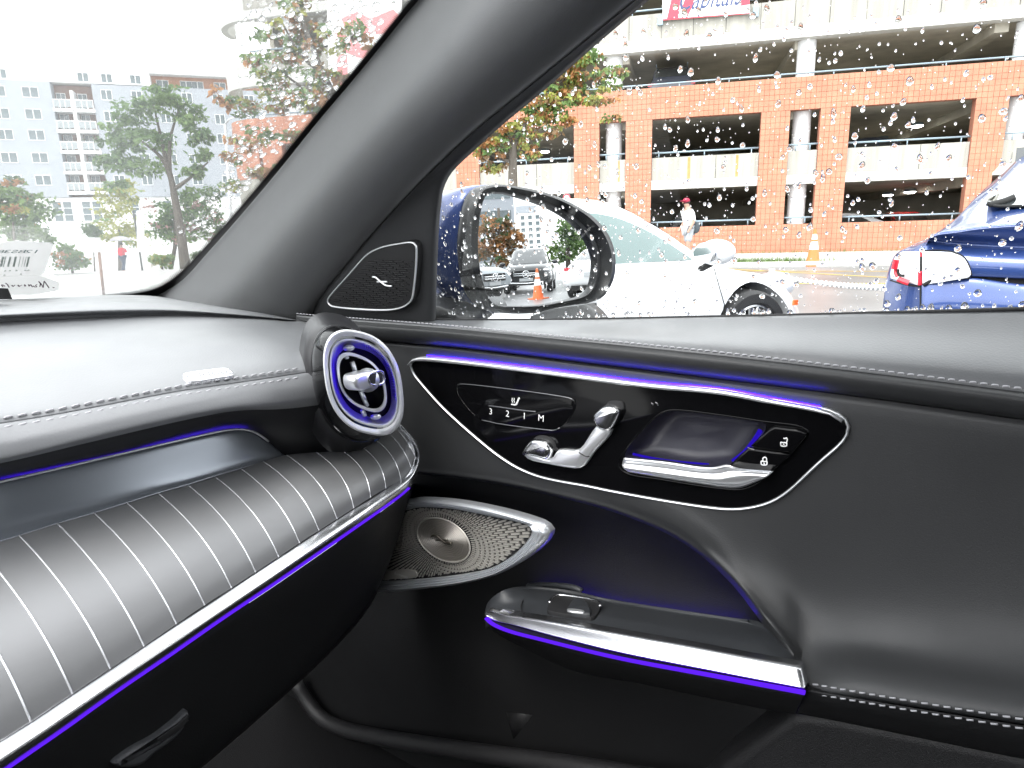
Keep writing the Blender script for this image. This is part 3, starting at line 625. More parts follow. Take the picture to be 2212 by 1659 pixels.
ff = loft([ap(dn(SM, 1), [(0, .603), (770, .561)]), ap(dn(SM, 5), [(0, .598), (770, .557)]), ap(mixr(SM, O1, .55), [(0, .588), (770, .55)]), ap(O1, [(0, .584), (770, .548)]), ap(mixr(O1, O2, .12), [(0, .587), (770, .549)]), ap(mixr(O1, O2, .22), [(0, .594), (770, .553)])], 70, 5)
ff.ok('lower_pad', m_pad, dash)
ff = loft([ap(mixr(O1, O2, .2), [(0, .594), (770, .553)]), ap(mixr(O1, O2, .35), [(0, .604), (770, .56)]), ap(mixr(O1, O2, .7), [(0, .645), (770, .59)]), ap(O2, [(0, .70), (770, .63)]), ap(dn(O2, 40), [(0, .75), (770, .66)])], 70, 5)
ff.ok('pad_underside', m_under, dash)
for k, aa in ((-10, [(0, .6035), (770, .5615)]), (10, [(0, .5975), (770, .556)])):
    stitches(crv(ap(dn([(-60, 923), (0, 914), (107, 897), (214, 877), (395, 843), (540, 822), (645, 806)], k), aa), 120), (-fwd+UPV*(.9 if k < 0 else .3)).normalized(), .0058, .0030, .00095, dash)
# airbag badge
pa = T(700, 1450, .13562)
from mathutils.bvhtree import BVHTree
_bv = BVHTree.FromPolygons([q.co+dash.location+car.location for q in dash.data.vertices], [tuple(q.vertices) for q in dash.data.polygons])
def ondash(u, v):
    h = _bv.ray_cast(CAM, ray(u, v).normalized()); return h[0], h[1]
bh, bn = ondash(451, 812); bl_, _ = ondash(405, 818); br_, _ = ondash(497, 808); bn = bn if bn.dot(CAM-bh) > 0 else -bn
plB = Pl(bh+bn*.0028, br_-bl_, bn)
bd = slab('airbag_badge', crv2(plB.to(pa((240, 360), (300, 330), (900, 235), (1470, 178), (1560, 195), (1660, 270), (1745, 365), (1700, 395), (1200, 480), (700, 560), (480, 575), (380, 540), (290, 460), (238, 395))), 50, True), plB, -.006, .0012, .001, m_silver, dash)
x, y = plB.p2(*pa((1050, 375))[0]); text('lettering', 'AIRBAG', .0100, plB, x, y, .0015, m_edge, dash, rot=.0, sx=1.35)
# trim with pale inlay lines
TOPS = [(-240, 1242), (-140, 1212), (-45, 1185), (42, 1157), (124, 1131), (203, 1108), (274, 1086), (341, 1065), (405, 1047), (463, 1029), (520, 1012), (569, 997), (619, 983), (683, 977), (739, 974), (782, 966), (814, 952), (837, 933), (850, 918)]
BOTS = [(-20, 1612), (66, 1558), (156, 1498), (238, 1444), (311, 1396), (381, 1348), (442, 1307), (500, 1270), (552, 1236), (602, 1203), (647, 1173), (689, 1146), (728, 1121), (764, 1098), (800, 1075), (833, 1055), (866, 1036), (890, 1016), (902, 996)]
aB = [(-300, .498), (0, .50), (500, .505), (800, .512), (905, .522)]; aTp = [(-300, .625), (0, .622), (500, .617), (700, .60), (860, .575)]
cols = []
for i, (t, b) in enumerate(zip(TOPS, BOTS)):
    bu = 16 if i < 15 else 16-3*(i-14); dx, dy = b[0]-t[0], b[1]-t[1]; L = math.hypot(dx, dy); nx, ny = dy/L, -dx/L
    c = []
    for j in range(13):
        s = j/12; k = 4*s*(1-s)*bu; u, v = lerp(t[0], b[0], s)+nx*k, lerp(t[1], b[1], s)+ny*k
        a = lerp(interp(t[0], aTp), interp(b[0], aB), s)-.022*math.sin(math.pi*s)**.8
        c.append(Pa(u, v, a))
    cols.append(c)
rows = [crv([cols[i][j] for i in range(len(cols))], 120) for j in range(13)]
trim = G().grid(rows).ok('trim_panel', m_trim, car)
nrm = lambda c, j: ((c[min(j+1, 12)]-c[max(j-1, 0)]).cross(rgt)).normalized()
for i, c in enumerate(cols):
    P = crv(c, 26); nn = []
    for j in range(26):
        t = (P[min(j+1, 25)]-P[max(j-1, 0)]); q = t.cross(rgt).normalized(); nn.append(q if q.dot(CAM-P[j]) > 0 else -q)
    wd = interp(i, [(0, .0008), (6, .00065), (16, .00042), (17, .0004), (18, .0009)])
    G().sweep([p+q*.0001 for p, q in zip(P, nn)], nn, wd, .0007, seg=6).ok('inlay_line', m_line, trim)
# bright metal edge, violet strip and lower dash
E0 = [(-300, 1800), (-20, 1612), (66, 1558), (156, 1498), (238, 1444), (381, 1348), (500, 1270), (602, 1203), (689, 1146), (764, 1098), (833, 1055), (872, 1030), (893, 1010), (900, 990), (893, 965), (880, 944), (862, 924)]
E1 = [(-300, 1888), (-60, 1712), (20, 1655), (136, 1575), (254, 1491), (370, 1412), (488, 1330), (590, 1262), (684, 1197), (760, 1144), (830, 1095), (870, 1065), (892, 1042), (904, 1012), (908, 985), (900, 955), (884, 934), (866, 916)]
eg = loft([ap(E0, [(u, a+.002) for u, a in aB]), ap(mixr(E0, E1, .06, 40), [(u, a-.0003) for u, a in aB]), ap(mixr(E0, E1, .30, 40), [(u, a-.0058) for u, a in aB]), ap(mixr(E0, E1, .52, 40), [(u, a-.0100) for u, a in aB]), ap(mixr(E0, E1, .72, 40), [(u, a-.0118) for u, a in aB]), ap(mixr(E0, E1, .9, 40), [(u, a-.008) for u, a in aB]), ap(E1, [(u, a+.003) for u, a in aB])], 110, 5, thick=fwd*.006)
eg.ok('metal_edge', m_band, trim)
vs_ = [(-300, 1890), (-60, 1714), (20, 1657), (136, 1577), (254, 1493), (370, 1414), (488, 1332), (590, 1264), (684, 1199), (760, 1146), (830, 1097), (866, 1070), (884, 1054)]
G().sweep(crv(ap(vs_, [(u, a+.0015) for u, a in aB]), 100), -fwd, .00055, .002, seg=8).ok('light_strip', m_glow, trim)
K1 = [(u, v+4) for u, v in vs_]+[(890, 1046)]
K2 = [(-300, 2300), (0, 1990), (120, 1900), (250, 1800), (440, 1650), (640, 1475), (723, 1395), (780, 1330), (815, 1273), (850, 1190), (876, 1105), (893, 1045)]
kp = loft([ap(K1, [(u, a+.003) for u, a in aB]), ap(mixr(K1, K2, .08, 40), [(u, a+.004) for u, a in aB]), ap(mixr(K1, K2, .5, 40), [(-300, .515), (905, .535)]), ap(mixr(K1, K2, .94, 40), [(-300, .54), (905, .555)]), ap(K2, [(-300, .56), (905, .575)]), ap([(u+3, v+2) for u, v in K2], [(-300, .68), (905, .66)])], 80, 5)
kp.ok('glovebox', m_leath2, dash)
plK = Pl(Pa(300, 1600, .516), rgt, -fwd)
z6p = z6((500, 1225), (540, 1190), (595, 1155), (690, 1110), (790, 1035), (838, 990), (835, 1030), (810, 1080), (760, 1130), (690, 1180), (640, 1225), (600, 1241), (540, 1241))
hq = crv2(plK.to(z6p), 44, True)
slab('glovebox_handle', hq, plK, -.03, .0015, .006, mat('grey handle plastic', (.05, .052, .056), .45, bump=.2, bs=800), dash)
slab('handle_hollow', crv2(plK.to(z6((690, 1112), (790, 1037), (832, 1000), (820, 1040), (770, 1085), (700, 1118))), 30, True), plK, 0, .002, .0004, m_dark, dash)
# slate shelf above the trim, light strip behind its edge
S0 = [(-300, 1105), (0, 1041), (130, 1011), (268, 979), (380, 953), (456, 936), (500, 928), (530, 928), (555, 936), (580, 953), (615, 983)]
S1 = [(-300, 1262), (-140, 1210), (42, 1157), (124, 1131), (203, 1108), (274, 1086), (341, 1065), (405, 1047), (463, 1029), (520, 1012), (569, 997), (619, 984)]
sf = loft([ap(S0, [(0, .655), (620, .622)]), ap(mixr(S0, S1, .1), [(0, .652), (620, .619)]), ap(mixr(S0, S1, .5), [(0, .644), (620, .616)]), ap(mixr(S0, S1, .85), [(0, .634), (620, .614)]), ap(dn(S1, 1), [(0, .6225), (620, .612)])], 70, 5, thick=fwd*.004)
sf.ok('shelf_trim', m_shelf, trim)
G().sweep(crv(ap(S0[:-1], [(0, .6485), (620, .6155)]), 60), -fwd, .0012, .0014, seg=6).ok('shelf_edge', m_line, trim)
G().sweep(crv(ap(dn(S0[:8], 8), [(0, .674), (620, .643)]), 50), UPV, .0014, .0014, seg=6).ok('light_strip', m_led5, trim)
# ---------------------------------------------------------------- air vent at the end of the dash
def sup(cx, cy, A, B, n=64, e=2.5, sc=1.0):
    o = []
    for i in range(n):
        t = 6.28319*i/n; c, s = math.cos(t), math.sin(t)
        c = math.copysign(abs(c)**(2/e), c); s = math.copysign(abs(s)**(2/e), s)
        o.append((cx+sc*(A[0]*c+B[0]*s), cy+sc*(A[1]*c+B[1]*s)))
    return tV(*o)
def vr(cx, cy, A, B, a, sc=1.0, e=2.5): return [Pa(u, v, a) for u, v in sup(cx, cy, A, B, 64, e, sc)]
R1 = (702, 775, (437, 92), (62, 572)); R2 = (706, 776, (380, 96), (48, 478)); R3 = (682, 772, (272, 98), (34, 302))
m_pod = mat('dark pod', (.02, .02, .022), .38)
rows = [vr(430, 800, (420, 60), (70, 780), .600, 1.02), vr(455, 795, (415, 70), (70, 720), .580, 1.0, 2.3), vr(490, 790, (420, 80), (68, 660), .566, 1.0, 2.3), vr(540, 785, (410, 80), (66, 640), .560, 1.0, 2.3)]
vent = G().grid(rows, closed=True).ok('air_vent', m_pod, car)
rows = [vr(540, 785, (408, 80), (66, 636), .562, 1.0, 2.3), vr(550, 785, (418, 84), (66, 632), .550, 1, 2.3), vr(620, 780, (440, 88), (64, 606), .520), vr(702, 775, (420, 92), (62, 556), .502)]
G().grid(rows, closed=True).ok('gloss_collar', m_gloss, vent)
def vring(nm, Rg, a, scs, m):
    rows = [vr(*Rg, a+da, sc) for sc, da in scs]; return G().grid(rows+[rows[0]], closed=True).ok(nm, m, vent, ang=60)
vring('outer_ring', R1, .500, ((1.0, .004), (1.0, -.001), (.965, -.0045), (.91, -.004), (.872, 0), (.875, .012), (.9, .012)), m_vring)
vring('inner_ring', R2, .503, ((1.0, .012), (1.0, 0), (.975, -.003), (.945, -.003), (.925, .001), (.92, .012)), m_vring)
rows = [vr(*R2, .512, .94), vr(*R2, .520, .90), vr(*R2, .531, .83), vr(*R2, .536, .78)]
m_duct = mat('pale duct', (.55, .55, .58), .4)
G().grid(rows, closed=True).ok('duct_wall', m_duct, vent)
for sc_, n0, n1 in ((.775, 0, 64),):
    G().sweep(vr(*R3, .521, .955), -fwd, .0010, .0010, closed=True, seg=6).ok('light_strip', m_led3, vent)
rows = [vr(*R2, .538, .80), vr(*R2, .539, .4), vr(*R2, .539, .01)]
G().grid(rows, closed=True).ok('duct_back', m_dark, vent)
for i in range(30):                              # fine ribs on the upper right of the duct wall
    t = -1.45+i*.055; e = 2.5; c, s = math.cos(t), math.sin(t); c = math.copysign(abs(c)**(2/e), c); s = math.copysign(abs(s)**(2/e), s)
    pp = [tV((R2[0]+sc*(R2[2][0]*c+R2[3][0]*s), R2[1]+sc*(R2[2][1]*c+R2[3][1]*s)))[0] for sc in (.93, .88, .84)]
    G().tube([Pa(*pp[0], .511), Pa(*pp[1], .519), Pa(*pp[2], .526)], .0006, 5).ok('duct_rib', m_silver, vent)
vring('centre_frame', R3, .503, ((1.01, .012), (1.01, .001), (.985, -.002), (.91, -.002), (.88, .001), (.885, .012)), m_vring)
rows = [vr(*R3, .516, .93), vr(*R3, .531, .80), vr(*R3, .531, .01)]
G().grid(rows, closed=True).ok('nozzle', m_dark, vent)
for p in (((575, 545), (620, 690)), ((672, 870), (740, 1030)), ((500, 470), (520, 505)), ((690, 1080), (715, 1140))):
    q = tV(*p); G().sweep([Pa(*q[0], .509), Pa(*q[1], .509)], -fwd, .0022, .003, seg=6).ok('vane', m_gsilver, vent)
g = G().tube([Pa(*tV((760, 742))[0], .525), Pa(*tV((735, 750))[0], .508), Pa(*tV((745, 748))[0], .498)], .0125, 16); g.ok('knob_hub', m_gsilver, vent)
plV = Pl(Pa(*tV((750, 750))[0], .494), rgt, -fwd+rgt*.25)
kb = slab('knob', crv2(plV.to(tV((600, 700), (680, 665), (820, 640), (865, 645), (890, 700), (905, 760), (870, 800), (760, 840), (660, 865), (610, 830), (592, 760))), 36, True), plV, -.012, .003, .004, m_silver, vent)
slab('knob_inlay', crv2(plV.to(tV((740, 690), (760, 680), (850, 662), (875, 675), (888, 740), (880, 765), (770, 785), (748, 770))), 30, True), plV, 0, .0036, .0006, m_dark, vent)
G().sweep([plV.at(x, y, .0036) for x, y in crv2(plV.to(tV((728, 690), (755, 670), (850, 648), (885, 665), (900, 745), (888, 778), (770, 800), (738, 780))), 36, True)], plV.n, .0014, .0009, closed=True).ok('knob_rim', m_chrome, vent)
for p, r in (((540, 392), .010), ((835, 1155), .010)):
    q = tV(p)[0]; G().sweep([Pa(*q, .514), Pa(*q, .528)], UPV, .006, .0035, seg=10).ok('ring_clip', m_silver, vent)
# ---------------------------------------------------------------- rest of the cabin: roof, floor, far side, back (it shades the inside)
def cbox(nm, a0, a1, b0, b1, z0, z1, m, par=car):
    g = G(); v = [C(a, b, z) for a in (a0, a1) for b in (b0, b1) for z in (z0, z1)]
    g.add(v, [(0, 1, 3, 2), (4, 6, 7, 5), (0, 4, 5, 1), (2, 3, 7, 6), (0, 2, 6, 4), (1, 5, 7, 3)]); return g.ok(nm, m, par, smooth=False)
m_head = mat('headliner cloth', (.05, .05, .052), .9)
cbox('headliner', -1.75, .16, -.74, .545, .33, .37, m_head)
cbox('cabin_floor', -1.6, 1.25, -.86, .66, -.86, -.82, m_low)
cbox('far_door', -1.6, .9, -.92, -.86, -.82, -.12, m_leath2)
cbox('firewall', 1.18, 1.24, -.9, .70, -.82, -.16, m_dark)
cbox('rear_seat', -1.75, -1.55, -.86, .62, -.82, -.02, m_leath2)
cbox('front_seat', -.75, -.55, -.74, -.26, -.82, .10, m_leath2)
cbox('front_seat', -.75, -.55, .02, .50, -.82, .10, m_leath2)
cbox('seat_cushion', -.6, -.02, -.74, -.26, -.82, -.52, m_leath2)
cbox('seat_cushion', -.6, -.02, .04, .50, -.82, -.54, m_leath2)
cbox('rear_door', -1.6, -.42, .60, .66, -.82, -.08, m_leath2)
cbox('b_pillar', -.62, -.48, .58, .66, -.08, .33, m_cloth2)
cbox('b_pillar', -.62, -.48, -.86, -.80, -.12, .33, m_cloth2)
m_blue = mat('dark blue paint', (.028, .05, .16), .25, metal=.35, coat=1, crough=.03)
cbox('door_skin', -.45, 1.0, .80, .86, -.80, -.16, m_blue)
# ---------------------------------------------------------------- door mirror
dm = ray(*tM((1180, 800))[0]).normalized(); MC = hit(*tM((1180, 800))[0], C(0, .93, 0), rgt)
rf = (-fwd*math.cos(rad(10))+rgt*math.sin(rad(10))); rf = (rf*math.cos(rad(1.2))+UPV*math.sin(rad(1.2))).normalized()
MN = (rf-dm).normalized()
plM = Pl(MC, -fwd, MN)
GL = tM((530, 900), (522, 760), (530, 560), (550, 400), (585, 240), (625, 172), (700, 155), (850, 160), (1000, 198), (1250, 280), (1450, 372), (1620, 490), (1740, 620), (1825, 770), (1866, 900), (1862, 1080), (1825, 1230), (1745, 1318), (1500, 1385), (1200, 1435), (900, 1442), (740, 1430), (670, 1380), (615, 1270), (560, 1080))
FRo = tM((395, 900), (385, 720), (410, 480), (455, 260), (520, 130), (620, 75), (760, 52), (950, 70), (1300, 142), (1600, 260), (1850, 420), (2010, 600), (2085, 780), (2106, 950), (2088, 1120), (2040, 1230), (1960, 1340), (1800, 1405), (1400, 1500), (1000, 1530), (760, 1505), (620, 1460), (520, 1360), (450, 1220), (410, 1050))
gl = crv2(plM.to(GL), 80, True); fo_ = crv2(plM.to(FRo), 80, True)
m_mirror = mat('mirror', (.60, .61, .62), 0, metal=1)
m_mblk = mat('wet black plastic', (.014, .015, .016), .42, coat=.08, crough=.25)
cg = Vector(plM.p2(*tM((1180, 800))[0]))
def rr_(loop, q):
    dq = (Vector(q)-cg).normalized(); return max((Vector(k) for k in loop), key=lambda p: (p-cg).normalized().dot(dq))
fo3 = crv2(fo_, 500, True); fo2 = [rr_(fo3, q) for q in gl]
rows = []
back = fwd*.12-rgt*.0
for t, h in ((0, -.004), (-.004, .006), (.05, .009), (.2, .004), (.45, -.006)):
    t = max(t, 0); rows.append([plM.at(*(Vector(i).lerp(o, t)), -.006+h) if False else plM.at(lerp(i[0], o[0], t), lerp(i[1], o[1], t), h) for i, o in zip(gl, fo2)])
for t, h in ((.7, .012), (.92, .009), (.985, .004)):
    rows.append([plM.at(lerp(i[0], o[0], t), lerp(i[1], o[1], t), h) for i, o in zip(gl, fo2)])
cen = sum(rows[-1], Vector())/80
for s_, d_ in ((1.006, .006), (1.004, .014), (.985, .018)):
    rows.append([cen+(p-cen)*s_+fwd*d_ for p in rows[7]])
mir = G().grid(rows, closed=True).ok('door_mirror', m_mblk, car, ang=70)
rows2 = []
for s_, d_ in ((.985, .0185), (1.008, .021), (1.01, .045), (.985, .075), (.92, .102), (.80, .125), (.6, .140), (.35, .147), (.02, .150)):
    rows2.append([cen+(p-cen)*s_+fwd*d_ for p in rows[7]])
G().grid(rows2, closed=True).ok('mirror_cap', m_blue, mir, ang=50)
mg = slab('mirror_glass', gl, plM, -.006, -.001, 0, m_mirror, mir, ang=20)
base = G().sweep(crv([Pb(*tM((700, 1470))[0], .88)+fwd*.06, Pb(*tM((560, 1560))[0], .83)+fwd*.06, Pb(*tM((300, 1690))[0], .78)+fwd*.05], 14), UPV, .06, .03, seg=14); base.ok('mirror_foot', m_mblk, mir)
base = loft([[Pb(u, v, .86) for u, v in tM((60, 1050), (200, 1060), (330, 1070))], [Pb(u, v, .865) for u, v in tM((60, 1300), (230, 1300), (420, 1300))], [Pb(u, v, .84) for u, v in tM((60, 1500), (300, 1520), (520, 1530))], [Pb(u, v, .80) for u, v in tM((60, 1700), (300, 1700), (700, 1700))]], 16, 4, thick=rgt*.03+fwd*.03)
base.ok('mirror_arm', m_mblk, mir)
cv = loft([[Pb(u, v, .86) for u, v in tM((1150, 1560), (1330, 1490), (1500, 1460), (1760, 1430))], [Pb(u, v, .85) for u, v in tM((1150, 1610), (1330, 1560), (1560, 1520), (1870, 1520))], [Pb(u, v, .83) for u, v in tM((1150, 1700), (1400, 1660), (1700, 1640), (2000, 1700))]], 18, 4, thick=rgt*.03)
cv.ok('mirror_underside', m_mblk, mir)
SH[0] = Vector((0, 0, 0))
# ================================================================== ground
def sst(a, b, x):
    t = min(max((x-a)/(b-a), 0), 1); return t*t*(3-2*t)
def gh(x, y): return -.8*sst(24, 46, y)*sst(2, 12, -x-.12*(y-17))
m_plaza = mat('pale concrete', (.42, .42, .41), .75, var=.10, vs=.7, bump=.1, bs=30)
m_road = mat('wet asphalt', (.15, .152, .155), .32, var=.25, vs=.8, bump=.25, bs=160)
m_yel = mat('yellow road paint', (.55, .36, .06), .5, var=.15, vs=3)
m_kerb = mat('kerb concrete', (.38, .37, .35), .8, var=.15, vs=2)
m_grass = mat('short grass', (.09, .15, .035), .9, var=.4, vs=8)
g = G(); xs = [-900, -300, -120]+list(range(-80, 84, 4))+[120, 300, 900]; ys = [-900, -300, -100]+list(range(-60, 124, 4))+[200, 400, 900]
g.grid([[(x, y, gh(x, y)) for x in xs] for y in ys]); tag(g.ok('ground', m_plaza), kind='structure')
GA = rad(-14); gP = hit(*z3((1120, 1190))[0], Vector((0, 0, 0)), UPV)
gt = Vector((math.cos(GA), math.sin(GA), 0)); gn = Vector((-math.sin(GA), math.cos(GA), 0))      # along the garage, into the garage
def gw(x, y, z=0): return gP+gt*x+gn*y+UPV*z
kd = (hit(*z3((1280, 1245))[0], Vector((0, 0, 0)), UPV)-gP).dot(gn)      # kerb line
def strip(nm, x0, x1, y0, y1, z, m, n=24, par=None, kind='structure'):
    g = G(); P = [[gw(lerp(x0, x1, i/n), y, 0) for i in range(n+1)] for y in (y0, y1)]
    g.grid([[Vector((p.x, p.y, max(gh(p.x, p.y), -9)+z)) for p in r] for r in P]); o = g.ok(nm, m); tag(o, kind=kind); return o
strip('road', -16, 90, kd-11.5, kd, .006, m_road, 60)
def rline(a, b, wd, nm='road_marking'):
    pa, pb_ = [hit(*z3(q)[0], Vector((0, 0, .012)), UPV) for q in (a, b)]
    dr = (pb_-pa).normalized(); sd_ = Vector((-dr.y, dr.x, 0)); pa -= dr*6; pb_ += dr*10
    g = G().add([pa-sd_*wd, pb_-sd_*wd, pb_+sd_*wd, pa+sd_*wd], [(0, 1, 2, 3)]); tag(g.ok(nm, m_yel), kind='structure')
rline((1100, 1265), (1550, 1266), .06); rline((1100, 1269), (1550, 1293), .06); rline((1060, 1324), (1550, 1322), .055)
# car park asphalt under the parked cars
g = G().add([(-3.2, -60, .005), (60, -60, .005), (60, 3.4, .005), (-3.2, 9.5, .005)], [(0, 1, 2, 3)]); tag(g.ok('car_park', m_road), kind='structure')
g = G(); kr = [[gw(-15+i*2, y, z) for i in range(53)] for y, z in ((kd, .0), (kd, .12), (kd+.02, .14), (kd+.18, .14), (kd+.18, .0))]
tag(g.grid(kr).ok('kerb', m_kerb, ang=30), kind='structure')
strip('pavement', -16, 90, kd+.18, -.35, .10, m_plaza, 50)
g = G()
def blades(g, pts, n, h, sp):
    for i in range(n):
        p = random.choice(pts) if not callable(pts) else pts(); a = random.uniform(0, 6.28); hh = h*random.uniform(.5, 1.2); d = Vector((math.cos(a), math.sin(a), 0)); s_ = Vector((-d.y, d.x, 0))*.006
        g.add([p-s_, p+s_, p+d*sp*random.uniform(.2, 1)+UPV*hh], [(0, 1, 2)])
blades(g, lambda: gw(random.uniform(-9, -1.0)+abs(random.gauss(0, .6)), kd+random.uniform(.2, .75)+random.uniform(0, .3), .10), 5000, .16, .10)
blades(g, lambda: gw(random.uniform(-4, 20), -.45+random.uniform(-.12, .1), .10), 1500, .14, .08)
tag(g.ok('grass', m_grass, smooth=False, fix=False), 'rough green grass along the kerb before the brick wall', 'grass', kind='stuff')
# ================================================================== parking garage
gar = empty('parking_garage', gP, GA)
tag(gar, 'open parking garage with orange brick piers, pale concrete bands and round white columns', 'parking garage')
m_brick = mat('orange brick', (.44, .195, .125), .8, var=.16, vs=1.7, bump=.2, bs=60)
m_mort = mat('brick joint', (.30, .125, .08), .9)
m_conc = mat('weathered concrete', (.33, .318, .285), .85, var=.2, vs=1.1, bump=.15, bs=40, stretch=(3.5, 3.5, .35))
m_beam = mat('pale concrete beam', (.52, .52, .49), .8, var=.1, vs=1.5, stretch=(3, 3, .5))
m_white = mat('white painted column', (.74, .75, .76), .6, var=.03, vs=2)
m_dim = mat('garage concrete', (.50, .47, .40), .9, var=.2, vs=1)
m_rail = mat('blue grey rail', (.26, .33, .38), .45, metal=.2)
m_joint = mat('panel joint', (.07, .07, .065), .9)
m_rust = mat('rust stain', (.36, .25, .10), .9, var=.2, vs=5)
CO = [-19.4, -12.87, -6.34, .19, 6.72, 13.2]      # column axes
X0, X1 = -21.0, 18.0
def gb(nm, x0, x1, y0, y1, z0, z1, m, par=gar, **k): return G().box(x0, x1, y0, y1, z0, z1).ok(nm, m, par, smooth=False, **k)
for z0, z1 in ((-.05, .02), (2.52, 2.72), (4.95, 5.2), (7.2, 7.45), (9.7, 9.95)):
    gb('floor_slab', X0+.3, X1, .42, 17, z0, z1, m_dim)
gb('back_wall', X0+.3, X1, 17, 17.3, 0, 10.9, m_dim); gb('side_wall', X1, X1+.3, .3, 17.3, 0, 10.9, m_dim); gb('side_wall', X0+.1, X0+.3, 1.5, 17.3, 0, 10.9, m_dim)
for z in (2.2, 4.65, 6.9):
    for x in range(-18, 18, 6): gb('ceiling_beam', x-.2, x+.2, .6, 17, z, z+.32, m_dim)
# brick backing and single bricks
zones = [(X0, X1, 0, 1.08), (X0, X1, 4.87, 5.92)]
for c in CO: zones += [(c-1.42, c-.48, 1.08, 4.87), (c+.48, c+1.42, 1.08, 4.87)]
BR = []
for x0, x1, z0, z1 in zones:
    gb('brick_backing', x0+.004, x1-.004, -.006, .30, z0+.001 if z0 == 0 else z0, z1-.002, m_mort)
    n = max(1, round((x1-x0)/.165)); r = max(1, round((z1-z0)/.19)); pw, ph = (x1-x0)/n, (z1-z0)/r
    for j in range(r):
        for i in range(n): BR.append((x0+i*pw, x0+(i+1)*pw, z0+j*ph, z0+(j+1)*ph))
brick_me = []
for k in range(4):
    g = G().box(-.5, .5, -.5, .5, -.5, .5); q = me('brick', g.v, g.f, False); fixn(q); q.materials.append(m_brick); brick_me.append(q)
def bd(b): return ((gw((b[0]+b[1])/2, 0, (b[2]+b[3])/2))-CAM).length
vis = [b for b in BR if b[0] > -7.5]; vis.sort(key=bd); near_ = set(vis[:300]); g = G()
for b in BR:
    jx, jz = .006, .005; pr = random.uniform(.010, .017); c = Vector(((b[0]+b[1])/2, -.006-pr/2+.004, (b[2]+b[3])/2))
    if b in near_:
        o = link('brick', random.choice(brick_me), c, gar); o.scale = (b[1]-b[0]-2*jx, pr+.008, b[3]-b[2]-2*jz)
    else: g.box(b[0]+jx, b[1]-jx, -.006-pr, -.002, b[2]+jz, b[3]-jz)
o = g.ok('brickwork', m_brick, gar, smooth=False, fix=False); o['kind'] = 'stuff'
# concrete bands
def band(z0, z1, y0, y1, m, nm, split):
    for a, b in split: gb(nm, a+.006, b-.006, y0, y1, z0, z1, m)
cuts = []
for a, b in zip(CO, CO[1:]): cuts += [(a+1.42, (a+b)/2+.4), ((a+b)/2+.4, b-1.42)]
cuts += [(c-.48, c+.48) for c in CO]
band(2.76, 3.55, .06, .22, m_conc, 'concrete_panel', cuts); band(2.44, 2.752, .02, .42, m_beam, 'concrete_beam', cuts)
for a, b in zip(CO, CO[1:]): gb('panel_joint', (a+b)/2+.393, (a+b)/2+.407, .052, .07, 2.77, 3.54, m_joint)
full = []; x = X0
while x < X1: full.append((x, min(x+3.265, X1))); x += 3.265
band(7.14, 7.49, -.02, .42, m_beam, 'concrete_beam', full); band(7.5, 8.32, .03, .22, m_conc, 'concrete_panel', full)
band(9.62, 9.95, -.02, .42, m_beam, 'concrete_beam', full); band(9.96, 10.9, .03, .22, m_conc, 'concrete_panel', full)
for a, b in full:
    for z0, z1 in ((7.52, 8.3),):
        for k in (.33, .66): gb('panel_joint', lerp(a, b, k)-.008, lerp(a, b, k)+.008, .022, .04, z0, z1, m_joint)
for c in CO:
    for z0, z1 in ((0.02, 2.44), (2.72, 4.94), (5.2, 7.14), (7.45, 9.62)):
        G().tube([(c, .62, z0), (c, .62, z1)], .30, 20).ok('column', m_white, gar, ang=40)
for x, w_ in ((-3.6, .05), (-1.95, .045), (-6.1, .03)):
    gb('rust_stain', x-w_, x+w_, .0585, .0605, 2.78, 3.52, m_rust)
def railing(x0, x1, z, y=.12, base=.2):
    g = G().tube([(x0, y, z), (x1, y, z)], .032, 8)
    n = max(1, round((x1-x0)/1.7))
    for i in range(n+1):
        x = lerp(x0+.25, x1-.25, i/n); g.tube([(x, y, z-base), (x, y, z)], .022, 6)
    g.ok('railing', m_rail, gar)
for a, b in zip(CO, CO[1:]):
    railing(a+1.42, b-1.42, 1.27); railing(a+1.42, b-1.42, 3.72)
for c in CO: railing(c-.48, c+.48, 1.3, .06); railing(c-.48, c+.48, 3.75, .06)
railing(X0, X1, 6.05); railing(X0, X1, 8.48); railing(X0, X1, 11.05)
# rounded end of the building
def arcband(z0, z1, r, m, nm):
    g = G(); R = 2.2; rows = []
    for k in range(13):
        a = rad(90*k/12); cx, cy_ = X0-.0, R; rows.append([(cx-(r)*math.sin(a), cy_-r*math.cos(a), z) for z in (z0, z1)])
    rows2 = [[(p[0]*1+ (X0-p[0])*.12, p[1]+(R-p[1])*.12, p[2]) for p in q] for q in rows]
    ring = [[a[0], a[1], b[1], b[0]] for a, b in zip(rows, rows2)]
    g.grid([[V_(p) for p in q] for q in ring], closed=True); g.f += [(0, 1, 2, 3), tuple(range(48, 52))]
    g.ok(nm, m, gar, ang=30)
for z0, z1, m, nm, r in ((0, 1.08, m_brick, 'brick_curve', 2.2), (3.55, 5.92, m_brick, 'brick_curve', 2.2), (2.44, 3.55, m_conc, 'concrete_curve', 2.17), (7.14, 8.32, m_beam, 'concrete_curve', 2.18), (9.62, 10.9, m_beam, 'concrete_curve', 2.18)):
    arcband(z0, z1, r, m, nm)
